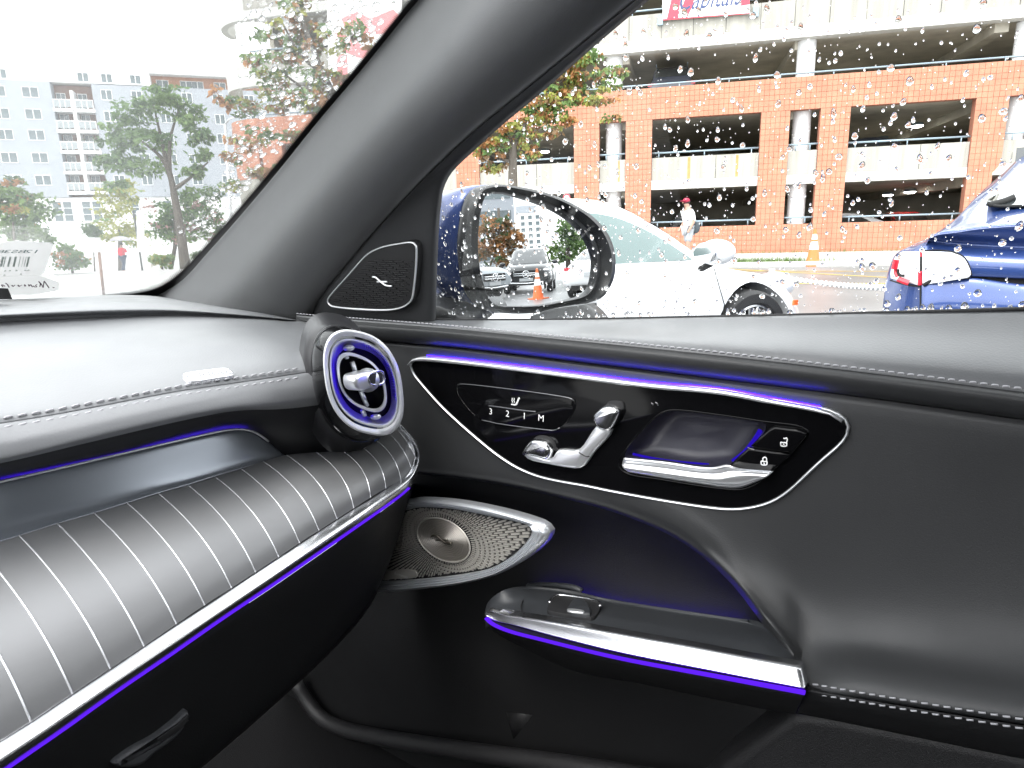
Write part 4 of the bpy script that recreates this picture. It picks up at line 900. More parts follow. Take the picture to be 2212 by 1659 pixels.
# ceiling lamps inside
m_lamp = glow('garage lamp', (1, .96, .88), 14)
for x, y, z in ((5.0, 4.5, 4.62), (4.9, 8.6, 4.62), (5.2, 5.2, 2.18), (5.1, 7.8, 2.18), (-3.0, 6, 6.86), (1.2, 6, 6.86), (-10, 6, 4.62)):
    lr = G().tube([(x, y, z+.16), (x, y, z+.04)], [.20, .24], 16).ok('ceiling_lamp', m_rail, gar)
    G().ball((x, y, z+.03), .21, .21, .06, 16, 8).ok('lamp_glass', m_lamp, lr)
# banners on the garage
m_red = mat('red banner print', (.62, .06, .09), .6); m_ban = mat('white banner cloth', (.78, .77, .77), .7); m_pink = mat('glare-washed red print', (.70, .25, .26), .7); m_navy = mat('navy print', (.05, .07, .16), .6)  # swirl red is paled in its colour to imitate overexposure
def gpl(y): return Pl(gw(0, y, 0), gt, -gn)
pB = gpl(-.10)
bq = z3((527, 95), (933, 64), (930, -60), (524, -40))
ban = slab('banner', [pB.p2(*q) for q in bq], pB, 0, .02, 0, m_ban)
tag(ban, 'white and red banner with slanted lettering hung on the garage above the car roof', 'banner')
bo0 = Vector(ban.location)
ORG[ban.name] = ban.location.copy()*0
def onb(fn, *a, par=ban, **k):
    SH[0] = par.location.copy(); r = fn(*a, parent=par, **k); SH[0] = Vector((0, 0, 0)); return r
P_ = pB.off(.023)
def poly(nm, q, pl, m, par):
    return onb(lambda parent: obj(nm, [pl.h(*p) for p in q], [tuple(range(len(q)))], m, parent, smooth=False, fix=False), par=par)
poly('red_stripe', z3((527, 95), (933, 64), (933, 60), (527, 89)), P_, m_red, ban)
poly('red_stripe', z3((545, 88), (575, -40), (612, -40), (606, 20), (600, 86)), P_, m_red, ban); poly('red_stripe', z3((615, 84), (618, 30), (640, -40), (690, -40), (660, 40), (640, 82)), P_, m_red, ban)
poly('red_stripe', z3((880, 30), (890, -40), (930, -40), (932, 20)), P_, m_red, ban)
x, y = P_.p2(*z3((752, 8))[0]); onb(text, 'lettering', 'Capitals', 1.05, P_, x, y+.14, .004, m_navy, slant=.28, rot=.0, sx=.62)
for q in ((515, 95), (960, 55)):
    u, v = z3(q)[0]; p = gpl(-.03).h(u, v); G_ = G().obox(p, gt*.09, gn*.07, UPV*.16); onb(lambda parent: G_.ok('bracket', m_rail, parent, smooth=False))
pB2 = gpl(-.12); bq = [(712, 215), (868, 190), (868, -60), (705, -50)]
ban2 = slab('banner', [pB2.p2(*q) for q in bq], pB2, 0, .02, 0, m_ban); ORG[ban2.name] = Vector((0, 0, 0))
tag(ban2, 'pale banner with red swirls high on the garage beside the pillar', 'banner')
P2 = pB2.off(.023)
for q in ([(738, 40), (770, 25), (800, 40), (850, 20), (866, 40), (866, 70), (800, 75), (745, 62)], [(722, 70), (760, 80), (790, 105), (815, 118), (812, 130), (770, 124), (740, 110)], [(728, 110), (750, 120), (752, 175), (735, 190), (728, 150)], [(845, 70), (864, 66), (864, 92), (848, 92)]):
    poly('red_print', q, P2, m_pink, ban2)
# ================================================================== apartment block
ad = ray(*tA((560, 1300))[0]); aP = CAM+ad*(90/ad.y); aP.z = -.8
AA = rad(20); apt = empty('apartment_building', aP, AA)
tag(apt, 'grey six storey apartment block with white top floor and stacked recessed balconies', 'apartment building')
m_ag = mat('pale grey cladding', (.36, .385, .42), .8, var=.04, vs=.6); m_aw = mat('white cladding', (.78, .78, .78), .8); m_ao = mat('orange wood cladding', (.42, .22, .14), .8, var=.12, vs=2)
m_win = mat('apartment window glass', (.10, .13, .14), .08, spec=.8, var=.5, vs=.35); m_fr = mat('white window frame', (.75, .75, .75), .6); m_bal = mat('balcony glass', (.30, .33, .34), .2)
m_brn = mat('balcony brown wall', (.22, .13, .10), .8)
def ab(nm, x0, x1, y0, y1, z0, z1, m, par=apt): return G().box(x0, x1, y0, y1, z0+.8, z1+.8).ok(nm, m, par, smooth=False)
ab('wall', -40, .55, 0, 14, 7.0, 21.1, m_ag); ab('wall', 5.1, 32, 0, 14, 7.0, 21.0, m_ag); ab('wall', .552, 5.098, 1.6, 14, 7.0, 21.0, m_brn)
ab('top_storey', -40, 12.0, .02, 14, 21.1, 23.4, m_aw); ab('top_storey', 12.01, 32, 1.4, 14, 21.0, 22.6, m_ao); ab('roof_slab', 11.9, 32, -.3, 14, 22.6, 23.0, m_aw); ab('ground_storey', -40, 32, .25, 14, -.8, 6.98, m_aw)
zf = [18.05, 15.5, 12.95, 10.4, 7.85]
for i, z in enumerate(zf):
    ab('balcony_slab', .5, 5.15, -.25, 1.6, z-.5, z-.1, m_aw)
    for x0, x1 in ((.6, 2.6), (3.0, 5.05)):
        r = ab('balcony_rail', x0, x1, -.2, -.14, z+.9, z+1.0, m_fr)
        ab('balcony_glass', x0+.05, x1-.05, -.19, -.15, z+.05, z+.9, m_bal, r)
        for k in (.0, .36, .66, 1): ab('rail_post', lerp(x0, x1-.08, k), lerp(x0, x1-.08, k)+.08, -.21, -.13, z-.1, z+.9, m_fr, r)
        dw = ab('window', x0+.1, x0+1.15, 1.5, 1.58, z, z+2.0, m_fr); ab('pane', x0+.17, x0+.60, 1.46, 1.52, z+.08, z+1.92, m_win, dw); ab('pane', x0+.66, x0+1.08, 1.46, 1.52, z+.08, z+1.92, m_win, dw)
    ab('balcony_column', 2.62, 2.98, -.25, 1.6, z-.5, z+2.05, m_aw)
def awin(x, z, w_=1.8, h=1.3, y=0):
    f = ab('window', x-w_/2, x+w_/2, y-.06, y+.02, z, z+h, m_fr)
    for k in (0, 1): ab('pane', x-w_/2+.08+k*(w_/2-.02), x-.06+k*(w_/2-.02), y-.09, y-.03, z+.1, z+h-.08, m_win, f)
for i, z in enumerate((19.1, 16.5, 14.0, 11.25, 8.5)):
    for x in (-25.5, -21.4, -17.2, -13, -8.9, -5.2, -1.7-.07*i): awin(x, z)
    for x in (6.7, 10.2-.05*i, 13.3, 16.2, 20, 24): awin(x, z, 1.3, 1.3)
for x in (-22, -16, -10, -4.5, 4.35, 7.0, 10.3): awin(x, 21.2, 1.3, 1.15)
for x in (13.3, 16.2, 17.6, 20.4): awin(x, 20.95, 1.5, 1.2, 1.4)
for x in (-20, -15, -10, -6, -1, .15, 2.3, 3.5, 8, 12): 
    f = ab('window', x-.52, x+.52, .15, .27, 3.9, 6.5, m_fr)
    for k in range(3): ab('pane', x-.45, x+.45, .12, .2, 4.0+.85*k, 4.75+.85*k, m_win, f)
# ================================================================== high building seen in the door mirror
hb_ = empty('apartment_building', Vector((.04+300*math.sin(rad(115.2)), 1.1+300*math.cos(rad(115.2)), 0)), rad(-115))
tag(hb_, 'tall pale tower block with rows of balconies, seen only in the door mirror', 'apartment building')
G().box(-5, 5, -8, 8, 0, 23).ok('wall', m_aw, hb_, smooth=False); G().box(-3.5, 5.5, -8.5, 8.5, 23, 26).ok('top_storey', m_ag, hb_, smooth=False)
for i in range(8):
    for j in range(3):
        for s_ in (-8.05, 7.95):
            x = -4.4+j*3.2; G().box(x, x+1.6, s_, s_+.1, 2+i*2.6, 3.6+i*2.6).ok('window', m_win, hb_, smooth=False)
for i in range(8): G().box(-5.06, -4.96, -6, 6, 2+i*2.6, 3.6+i*2.6).ok('window', m_win, hb_, smooth=False)
ob_ = empty('office_building', Vector((.04+62*math.sin(rad(119.6)), 1.1+62*math.cos(rad(119.6)), 0)), rad(-119.6))
tag(ob_, 'grey office block with dark window bands behind the rust brown tree', 'office building')
G().box(-3.2, 2.2, -4, 4, 0, 9.2).ok('wall', m_ag, ob_, smooth=False)
for i in range(3): 
    for s_ in (-4.05, 3.95): G().box(-2.9, 1.9, s_, s_+.1, 1.6+i*2.6, 3.2+i*2.6).ok('window', m_win, ob_, smooth=False)
# ================================================================== trees, bushes
def leafmat(nm, c, t=.25):
    m = mat(nm, c, .6, var=.35, vs=1.3); n = m.node_tree; p = n.nodes['Principled BSDF']; p.inputs['Specular IOR Level'].default_value = .3
    tr = n.nodes.new('ShaderNodeBsdfTranslucent'); tr.inputs[0].default_value = (*[min(1, k*1.3) for k in c], 1); mx = n.nodes.new('ShaderNodeMixShader'); mx.inputs[0].default_value = t
    o = n.nodes['Material Output']; n.links.new(p.outputs[0], mx.inputs[1]); n.links.new(tr.outputs[0], mx.inputs[2]); n.links.new(mx.outputs[0], o.inputs[0]); return m
L_g1 = leafmat('leaf green', (.115, .19, .065)); L_g2 = leafmat('leaf light green', (.17, .26, .09)); L_g3 = leafmat('leaf dark green', (.075, .13, .055))
L_y = leafmat('leaf yellow green', (.30, .31, .08)); L_o = leafmat('leaf orange', (.36, .18, .075)); L_b = leafmat('leaf brown', (.22, .14, .07)); L_p = leafmat('leaf pink', (.33, .20, .18))
m_bark = mat('grey brown bark', (.10, .085, .07), .9, var=.3, vs=5, bump=.5, bs=20, stretch=(2, 2, .4)); m_bark2 = mat('pale bark', (.20, .18, .15), .9, var=.25, vs=4)
def leaves(blobs, size, mats, wts, dens=1.0, droop=.3):
    v = []; f = []; mi = []
    for (c, rx, ry, rz) in blobs:
        n = int(dens*700*(rx*ry+rx*rz+ry*rz)/size**2/60)
        ncl = max(5, n//26)
        cl = []
        for _ in range(ncl):
            d = Vector((random.gauss(0, 1), random.gauss(0, 1), random.gauss(0, 1))).normalized()*random.random()**.42
            cl.append((c+Vector((d.x*rx, d.y*ry, d.z*rz)), random.choices(range(len(mats)), wts)[0]))
        for _ in range(n):
            q, k = random.choice(cl); p = q+Vector((random.gauss(0, .16*rx), random.gauss(0, .16*ry), random.gauss(0, .13*rz)))
            s = size*random.uniform(.6, 1.25); a = Vector((random.gauss(0, 1), random.gauss(0, 1), random.gauss(-droop, .7))).normalized(); b = a.orthogonal().normalized()
            b = (b*math.cos(random.uniform(0, 6.28))+a.cross(b)*math.sin(random.uniform(0, 6.28))).normalized(); nn = a.cross(b)
            i = len(v); v += [p, p+a*s*.5+b*s*.28+nn*s*.08, p+a*s, p+a*s*.5-b*s*.28+nn*s*.08]; f.append((i, i+1, i+2, i+3)); mi.append(k if random.random() < .8 else random.choices(range(len(mats)), wts)[0])
    return v, f, mi
def tree(nm, label, base, limbs, blobs, size, mats, wts, group=None, dens=1.0, bark=None, cat='tree', droop=.3):
    """limbs: list of (points, radii); blobs: (centre, rx, ry, rz) in the world"""
    t = empty(nm, base); tag(t, label, cat, group); SH[0] = V_(base)
    if limbs:
        g = G()
        for p, r in limbs:
            n = len(p)*3; P = crv(p, n); R = [interp(i/(n-1), [(k/(len(r)-1), q) for k, q in enumerate(r)]) for i in range(n)]; g.tube(P, R, 10)
        g.ok('trunk' if cat == 'tree' else 'stem', bark or m_bark, t)
    v, f, mi = leaves(blobs, size, mats, wts, dens, droop)
    c = sum((V_(q) for q in v[::7]), Vector())/len(v[::7]); m = me('crown', [V_(q)-c for q in v], f, False)
    for x in mats: m.materials.append(x)
    m.polygons.foreach_set('material_index', mi)
    link('crown', m, c-SH[0], t); SH[0] = Vector((0, 0, 0)); return t
def Bp(L, Y): 
    o = []
    for u, v, ru, rv in L:
        k = Y/F; o.append((Py(u, v, Y+random.uniform(-.12, .12)*ru*k*2), ru*k, ru*k*.8, rv*k))
    return o
def gpt(u, Y):                                   # ground point under picture column u at depth Y
    p = Py(u, 560, Y); return Vector((p.x, Y, gh(p.x, Y)))
def lim(p, Y): return [Py(u, v, Y) for u, v in p]
b = gpt(398, 30); 
tree('tree', 'tall green tree with bare leaning trunk in front of grey apartments', b, [([b, *lim([(390, 500), (378, 430), (366, 370), (352, 330)], 30)], [.24, .20, .17, .13, .05]), (lim([(372, 395), (352, 345), (300, 300)], 30), [.12, .08, .03]), (lim([(366, 370), (368, 300), (385, 240)], 30), [.1, .07, .03]), (lim([(374, 410), (410, 385), (450, 350)], 30), [.1, .06, .03]), (lim([(360, 350), (345, 285), (330, 220)], 30), [.09, .06, .02])],
     Bp([(300, 240, 48, 26), (255, 305, 50, 24), (320, 305, 50, 30), (390, 235, 42, 26), (430, 300, 40, 14), (290, 355, 64, 22), (235, 350, 30, 16), (435, 370, 38, 14), (345, 205, 55, 18), (410, 265, 40, 18), (270, 270, 40, 20), (262, 395, 24, 12), (395, 420, 28, 16), (440, 335, 30, 10)], 30), .26, [L_g1, L_g2, L_g3], [5, 4, 3], dens=1.15)
b = gpt(50, 24)
tree('tree', 'round bushy tree with an orange patch, behind the paper notice', b, [([b, Py(50, 480, 24)], [.15, .08])], Bp([(25, 420, 50, 34), (70, 460, 58, 42), (20, 490, 55, 36), (95, 510, 36, 28), (-60, 470, 60, 60), (30, 400, 25, 16)], 24), .2, [L_g1, L_g2, L_g3, L_o], [5, 4, 3, .6], dens=1.1)
b = gpt(28, 23); tree('shrub', 'small orange leaved shrub in front of the round bushy tree', b, [([b, Py(28, 480, 23)], [.05, .03])], Bp([(28, 452, 28, 12), (60, 548, 40, 10)], 23), .15, [L_o, L_y], [4, 2], cat='shrub')
b = gpt(258, 46)
tree('tree', 'yellow green feathery tree right of the balconies', b, [([b, Py(258, 490, 46)], [.2, .1])], Bp([(258, 420, 40, 22), (255, 455, 46, 28), (240, 500, 55, 22), (280, 510, 40, 24), (265, 400, 24, 14)], 46), .3, [L_y, L_g2], [5, 1.2], dens=.9)
b = gpt(365, 38)
tree('tree', 'green flowering tree with pink blossom behind the leaning trunk', b, [([b, Py(380, 510, 38), Py(372, 450, 38)], [.12, .1, .05])], Bp([(350, 470, 42, 34), (400, 440, 44, 34), (440, 470, 36, 40), (385, 500, 60, 26), (450, 420, 26, 22), (470, 500, 30, 26)], 38), .24, [L_g1, L_g3, L_p, L_g2], [4, 4, 1.1, 1.5], dens=1.1)
for i, (u, v, ru, rv, Y, ms, wt, lb) in enumerate(((152, 556, 38, 26, 26, [L_g1, L_o, L_g2], [3, 1, 2], 'low mixed green and russet bush right of the paper notice'), (348, 560, 28, 16, 33, [L_y, L_g2, L_o], [2, 3, .5], 'loose olive bush behind the white sign post'), (200, 500, 20, 18, 40, [L_g3, L_g1], [3, 2], 'dark green bush below the ground floor windows'), (430, 552, 22, 12, 40, [L_g1, L_g2], [3, 2], 'small green bush right of the leaning trunk'))):
    b = gpt(u, Y); tree('bush', lb, b, [([b, Py(u, v, Y)], [.05, .02])], Bp([(u-ru*.3, v, ru*.7, rv), (u+ru*.4, v+3, ru*.6, rv*.8)], Y), .16, ms, wt, cat='bush', dens=2.4)
# autumn trees before the garage
def autumn(label, base, limbs, blobs, Y, dens=1.0, size=.17):
    return tree('tree', label, base, limbs, Bp(blobs, Y), size, [L_o, L_y, L_g2, L_g1, L_b], [3.4, 3.0, 2.6, 2.0, 1.2], dens=dens, droop=.8)
Y = 16.5; b = gpt(812, Y); b.z = .1
autumn('autumn tree with orange and olive leaves seen through the wet windscreen', b, [([b, *lim([(815, 480), (800, 360), (760, 300), (735, 240), (690, 140), (655, 50), (630, -40)], Y)], [.2, .18, .15, .12, .1, .07, .05, .03]), (lim([(800, 360), (735, 350), (690, 325), (660, 290)], Y), [.09, .06, .04, .02]), (lim([(740, 250), (690, 220), (640, 180), (600, 150)], Y), [.07, .05, .03, .02]), (lim([(700, 160), (650, 120), (610, 50)], Y), [.05, .03, .02]), (lim([(770, 320), (700, 400), (600, 420)], Y), [.06, .04, .02])],
       [(478, 208, 26, 26), (520, 225, 36, 18), (560, 120, 40, 18), (600, 70, 40, 26), (640, 15, 40, 30), (620, 130, 44, 22), (690, 165, 46, 22), (640, 215, 54, 18), (560, 235, 44, 14), (745, 190, 30, 30), (720, 250, 36, 22), (620, 290, 50, 12), (500, 345, 30, 16), (560, 365, 44, 12), (505, 400, 30, 14), (690, 60, 26, 26), (640, 360, 40, 12), (860, 130, 50, 40), (840, 250, 60, 40), (760, 90, 40, 40), (580, 180, 50, 26), (660, 100, 44, 30), (540, 300, 44, 20), (690, 230, 44, 24), (590, 400, 44, 18), (720, 320, 40, 18)], Y, 1.15)
Y = 18.0; b = gpt(1112, Y); b.z = .1
autumn('autumn tree behind the door mirror with forked grey trunk and reddish tips', b, [([b, *lim([(1112, 480), (1108, 400), (1108, 340), (1112, 300), (1150, 250), (1180, 200)], Y)], [.15, .14, .125, .12, .10, .07, .03]), (lim([(1106, 330), (1090, 290), (1070, 280)], Y), [.07, .05, .03]), (lim([(1135, 265), (1200, 225), (1280, 200)], Y), [.06, .04, .02]), (lim([(1110, 350), (1085, 345), (1050, 330)], Y), [.05, .03, .02]), (lim([(1165, 225), (1230, 160), (1290, 130)], Y), [.05, .03, .02])],
       [(1265, 118, 40, 16), (1290, 155, 50, 14), (1205, 180, 50, 18), (1180, 225, 60, 16), (1275, 212, 50, 9), (1115, 258, 40, 12), (1085, 300, 34, 14), (1175, 285, 40, 10), (1070, 330, 30, 10), (1145, 312, 26, 10), (1318, 250, 26, 6), (1338, 148, 20, 12), (1010, 290, 60, 40), (1060, 200, 70, 50), (1180, 120, 50, 40), (1230, 200, 46, 26), (1150, 250, 50, 26), (1240, 140, 40, 26), (1120, 290, 44, 22), (1210, 265, 36, 14), (1060, 350, 34, 14), (1140, 335, 34, 10), (1300, 190, 34, 14)], Y, 1.25, .15)
# trees behind us, seen in the mirror
def mdir(az, d, z): return Vector((.04+d*math.sin(rad(az)), 1.107+d*math.cos(rad(az)), z))
def mblob(L, D): return [(mdir(az, D+random.uniform(-1, 1), 1.07+D*math.tan(rad(el))), D*rad(ra), D*rad(ra), D*rad(re)) for az, el, ra, re in L]
b = mdir(118, 40, 0); tree('tree', 'rust brown autumn tree left in the door mirror', b, [([b, mdir(117.8, 40, 4.5)], [.2, .08])], mblob([(118.2, 1.8, 1.4, 1.0), (117, 2.6, 1.1, .9), (116.4, 1.2, .8, .9), (119, 2.8, 1.0, .7), (117.6, .6, 1.2, .6), (116.6, .3, .7, .5), (118.6, 3.5, 1.2, .8), (117.4, 3.7, .8, .7), (119.6, 1.2, 1.0, 1.2), (116.2, 2.2, .6, .8)], 40), .28, [L_b, L_o, L_g3], [5, 2.4, 1.5], dens=1.9)
b = mdir(112, 42, 0); tree('tree', 'bright green tree in the middle of the door mirror', b, [([b, mdir(112, 42, 4)], [.2, .08])], mblob([(112.2, 2.9, .8, .9), (112.0, 1.8, 1.2, 1.0), (113, 1.2, .8, .7), (111, 1.3, 1.0, .8), (110.4, .6, .9, .6), (112.4, .5, 1.2, .5)], 42), .28, [L_g2, L_g1, L_g3], [5, 4, 1.5], dens=2.0)
# ================================================================== street things
m_pole = mat('pale grey pole', (.55, .56, .57), .5); m_sign = mat('white sign face', (.78, .78, .78), .5); m_steel = mat('dark post', (.05, .055, .05), .6)
m_rustp = mat('rusty post', (.25, .15, .11), .8, var=.3, vs=6)
Y = 26; b = gpt(504, Y); t = empty('lamp_post', b); tag(t, 'tall thin white lamp post at the corner of the garage', 'lamp post'); SH[0] = b
tp_ = Py(486, 268, Y); G().tube([b, lerp(b, tp_, .5), tp_], [.075, .065, .05], 12).ok('pole', m_pole, t)
G().tube([tp_, tp_+Vector((.25, -.2, .12)), tp_+Vector((.7, -.5, .16))], .03, 8).ok('arm', m_pole, t); G().ball(tp_+Vector((.85, -.6, .15)), .28, .12, .06).ok('lamp_head', m_steel, t)
Y = 27; b = gpt(304, Y); SH[0] = b; t = empty('sign_post', b); tag(t, 'tall white banner sign on a thin black post beside the umbrella', 'sign')
p0 = Py(303, 545, Y); G().tube([b, Vector((b.x, b.y, Py(304, 455, Y).z))], .035, 8).ok('post', m_steel, t)
q = [Py(u, v, Y-.06) for u, v in ((295, 455), (310, 455), (311, 544), (296, 544))]; G().add(q+[p+Vector((0, .05, 0)) for p in q], [(0, 1, 2, 3), (7, 6, 5, 4), (0, 4, 5, 1), (1, 5, 6, 2), (2, 6, 7, 3), (3, 7, 4, 0)]).ok('sign_panel', m_sign, t, smooth=False)
Y = 14; SH[0] = Vector((0, 0, 0)); b = Py(227, 655, Y); b.z = 0; SH[0] = b; t = empty('meter_post', b); tag(t, 'white box on a leaning thin rusty post at the windscreen edge', 'post')
tp_ = Py(214, 545, Y); G().tube([b, tp_], .03, 8).ok('post', m_rustp, t); c = Py(200, 529, Y); G().obox(c, Vector((.125, 0, 0)), Vector((0, .1, 0)), UPV*.145).ok('box', m_sign, t, smooth=False)
SH[0] = Vector((0, 0, 0))
m_cone = mat('orange cone rubber', (.75, .17, .05), .55); m_conew = mat('reflective white collar', (.75, .75, .75), .4); m_coneb = mat('pale cone', (.80, .62, .55), .5)
def cone(b, h, label, mb, mc, group='traffic cones'):
    t = empty('traffic_cone', b); tag(t, label, 'traffic cone', group); r0 = .19*h; rt = .03*h
    G().box(-.27*h, .27*h, -.27*h, .27*h, 0, .045*h).ok('base', mb, t, smooth=False)
    def seg(z0, z1, m, nm, k=1.0): G().tube([(0, 0, z0*h), (0, 0, z1*h)], [k*lerp(r0, rt, z0), k*lerp(r0, rt, z1)], 24).ok(nm, m, t, ang=40)
    seg(.045, .45, mb, 'body'); seg(.45, .66, mc, 'collar', 1.02); seg(.66, .72, mb, 'body'); seg(.72, .86, mc, 'collar', 1.02); seg(.86, 1, mb, 'tip'); return t
b = hit(*tT((128, 1103))[0], Vector((0, 0, .0)), UPV); cone(b, .95, 'pale faded cone standing at the kerb before the brick wall', m_cone, m_conew)
cone(mdir(114.75, 19, 0), .92, 'orange cone with two white collars before the dark car in the mirror', m_cone, m_conew)
# small sign on the garage behind the white car roof
pq = gpl(-.08); q = tP((12, 62), (62, 62), (62, 120), (12, 120)); sgn = slab('parking_sign', [pq.p2(*p) for p in q], pq, 0, .02, 0, m_sign); tag(sgn, 'small white sign with red ring above the white coupe roof', 'sign'); ORG[sgn.name] = Vector((0, 0, 0))
SH[0] = sgn.location.copy(); pp = pq.off(.022); cx, cy_ = pp.p2(*tP((37, 90))[0])
G().sweep([pp.at(cx+.12*math.cos(k*.3927), cy_+.12*math.sin(k*.3927), .004) for k in range(16)], pp.n, .022, .003, closed=True, seg=6).ok('red_ring', m_red, sgn)
text('lettering', 'P', .2, pp, cx, cy_, .004, m_steel, sgn); G().tube([pp.at(cx, cy_-.3, -.05), pp.at(cx, cy_-2.4, -.05)], .03, 8).ok('post', m_steel, sgn)
SH[0] = Vector((0, 0, 0))
# white chain barrier between the cars
c0 = Py(*tP((1850, 785))[0], 7.2); c1 = Py(*tT((800, 1305))[0], 4.6); mid_ = Py(*tT((330, 1275))[0], 5.8)
P = crv([c0, mid_, c1, c1+(c1-mid_)*.5], 150); ch = empty('chain_barrier', (P[0].x, P[0].y, 0)); tag(ch, 'white plastic chain hanging between the white coupe and the blue car', 'chain'); SH[0] = ch.location.copy()
m_chain = mat('white plastic', (.75, .76, .76), .4); g0 = G().sweep([(.034*math.cos(a*.5236), .018*math.sin(a*.5236), 0) for a in range(12)], Vector((0, 0, 1)), .0075, .0075, closed=True, seg=6)
lm = me('link', g0.v, g0.f); fixn(lm); lm.materials.append(m_chain)
tot = sum((q-p).length for p, q in zip(P, P[1:])); P = even(P, int(tot/.052)+1)
for i in range(len(P)-1):
    o = link('chain_link', lm, (P[i]+P[i+1])/2-SH[0], ch); t_ = (P[i+1]-P[i]).normalized(); s_ = t_.cross(UPV).normalized(); n_2 = s_.cross(t_)
    if i % 2: s_, n_2 = n_2, -s_
    o.rotation_euler = Matrix((t_, s_, n_2)).transposed().to_euler()
for e in (P[0], P[-1]):
    G().tube([Vector((e.x, e.y, 0)), Vector((e.x, e.y, e.z+.08))], .03, 12).ok('post', m_chain, ch); G().tube([Vector((e.x, e.y, 0)), Vector((e.x, e.y, .04))], .16, 16).ok('post_base', m_chain, ch)
SH[0] = Vector((0, 0, 0))
# ================================================================== people
m_skin = mat('skin', (.42, .25, .19), .6); m_redj = mat('red jacket', (.62, .03, .06), .8); m_jean = mat('dark blue jeans', (.035, .05, .09), .9); m_hair = mat('dark hair', (.03, .022, .018), .8); m_shoe = mat('dark shoes', (.03, .03, .03), .7)
m_wshirt = mat('white shirt', (.75, .75, .76), .8); m_short = mat('grey shorts', (.35, .37, .40), .85); m_cap = mat('maroon cap', (.30, .02, .05), .8); m_bag = mat('dark bag', (.06, .07, .08), .8); m_umb = mat('pale grey umbrella', (.34, .33, .35), .6)
def skin(nm, V, E, R, m, parent, root=0, sub=2):
    q = bpy.data.meshes.new(nm); q.from_pydata([tuple(v) for v in V], E, []); o = bpy.data.objects.new(nm, q); COL.objects.link(o)
    s = o.modifiers.new('s', 'SKIN'); s.use_smooth_shade = True
    for i, r in enumerate(R): sv = q.skin_vertices[0].data[i]; sv.radius = (r, r) if not isinstance(r, tuple) else r; sv.use_root = i == root
    b = o.modifiers.new('b', 'SUBSURF'); b.levels = sub; b.render_levels = sub
    m2 = evalmesh(o); bpy.data.objects.remove(o); bpy.data.meshes.remove(q)
    c = sum((v.co for v in m2.vertices), Vector())/max(1, len(m2.vertices)); m2.transform(Matrix.Translation(-c)); m2.materials.append(m)
    for f in m2.polygons: f.use_smooth = True
    m2.name = nm; return link(nm, m2, c, parent)
def person(base, rz, label, top, legs, shorts, head, walk=.16, scale=1.0, bend=0, arm_r=None, arm_l=None):
    t = empty('person', base, rz); tag(t, label, 'person')
    w_ = walk; bx = bend
    V = [(0, 0, .94), (0, 0, 1.08), (bx*.3, 0, 1.25), (bx*.6, 0, 1.42), (bx, 0, 1.50), (bx+.02, 0, 1.60), (bx+.05, 0, 1.67),        # pelvis .. head
         (0, .095, .90), (w_*.6, .10, .50), (w_*.5-.05, .10, .09), (w_*.5+.12, .11, .04),
         (0, -.095, .90), (-w_*.3, -.10, .50), (-w_-.10, -.10, .11), (-w_+.06, -.11, .04),
         (bx*.6, .19, 1.40), *(arm_l or [(bx*.4-.03, .24, 1.13), (bx*.4+.10, .22, .90), (bx*.4+.15, .20, .82)]),
         (bx*.6, -.19, 1.40), *(arm_r or [(bx*.4-.03, -.24, 1.13), (bx*.4+.12, -.22, .92), (bx*.4+.18, -.20, .85)])]
    E = [(0, 1), (1, 2), (2, 3), (3, 4), (4, 5), (5, 6), (0, 7), (7, 8), (8, 9), (9, 10), (0, 11), (11, 12), (12, 13), (13, 14), (3, 15), (15, 16), (16, 17), (17, 18), (3, 19), (19, 20), (20, 21), (21, 22)]
    R = [.135, .125, .145, .13, .062, .075, .09, .085, .058, .042, .035, .085, .058, .042, .035, .065, .043, .032, .035, .065, .043, .032, .035]
    skin('body', V, E, R, m_skin, t)
    # clothes follow the body
    skin('shirt', [(0, 0, .90), *V[1:4], (bx*.9, 0, 1.47), V[15], V[16], V[17] if shorts is None else lerp(Vector(V[15]), Vector(V[16]), .8), V[19], V[20], V[21] if shorts is None else lerp(Vector(V[19]), Vector(V[20]), .8)], [(0, 1), (1, 2), (2, 3), (3, 4), (3, 5), (5, 6), (6, 7), (3, 8), (8, 9), (9, 10)], [.165, .15, .165, .15, .075, .08, .058, .05, .08, .058, .05], top, t, sub=2)
    kn = .42 if shorts is not None else 1
    def leg(i): 
        a, b, c = Vector(V[i]), Vector(V[i+1]), Vector(V[i+2]); return [a, a.lerp(b, .9 if shorts is not None else 1)]+([] if shorts is not None else [c])
    l, r = leg(7), leg(11); VV = [Vector(V[0])-Vector((0, 0, .0))]+l+r; n = len(l)
    E2 = [(0, 1)]+[(i, i+1) for i in range(1, n)]+[(0, n+1)]+[(n+i, n+i+1) for i in range(1, n)]
    rr = [.10, .085, .062] if shorts is None else [.105, .10]
    skin('shorts' if shorts is not None else 'trousers', VV, E2, [.15]+rr+rr, shorts or legs, t)
    for i in (9, 13):
        a, b = Vector(V[i]), Vector(V[i+1]); skin('shoe', [a-Vector((.03, 0, .02)), a.lerp(b, .5)-Vector((0, 0, .02)), b], [(0, 1), (1, 2)], [.052, .05, .042], m_shoe, t, sub=1)
    hc = Vector(V[6]); G().ball(hc+Vector((.105, 0, -.015)), .022, .018, .022).ok('nose', m_skin, t)
    if head == 'cap':
        G().ball(hc+Vector((-.012, 0, .035)), .108, .098, .082, 16, 10).ok('cap', m_cap, t); G().ball(hc+Vector((.125, 0, .03)), .075, .075, .012, 14, 6).ok('cap_peak', m_cap, t)
    G().ball(hc+Vector((-.025, 0, .015)), .10, .092, .10, 14, 10).ok('hair', m_hair, t)
    return t
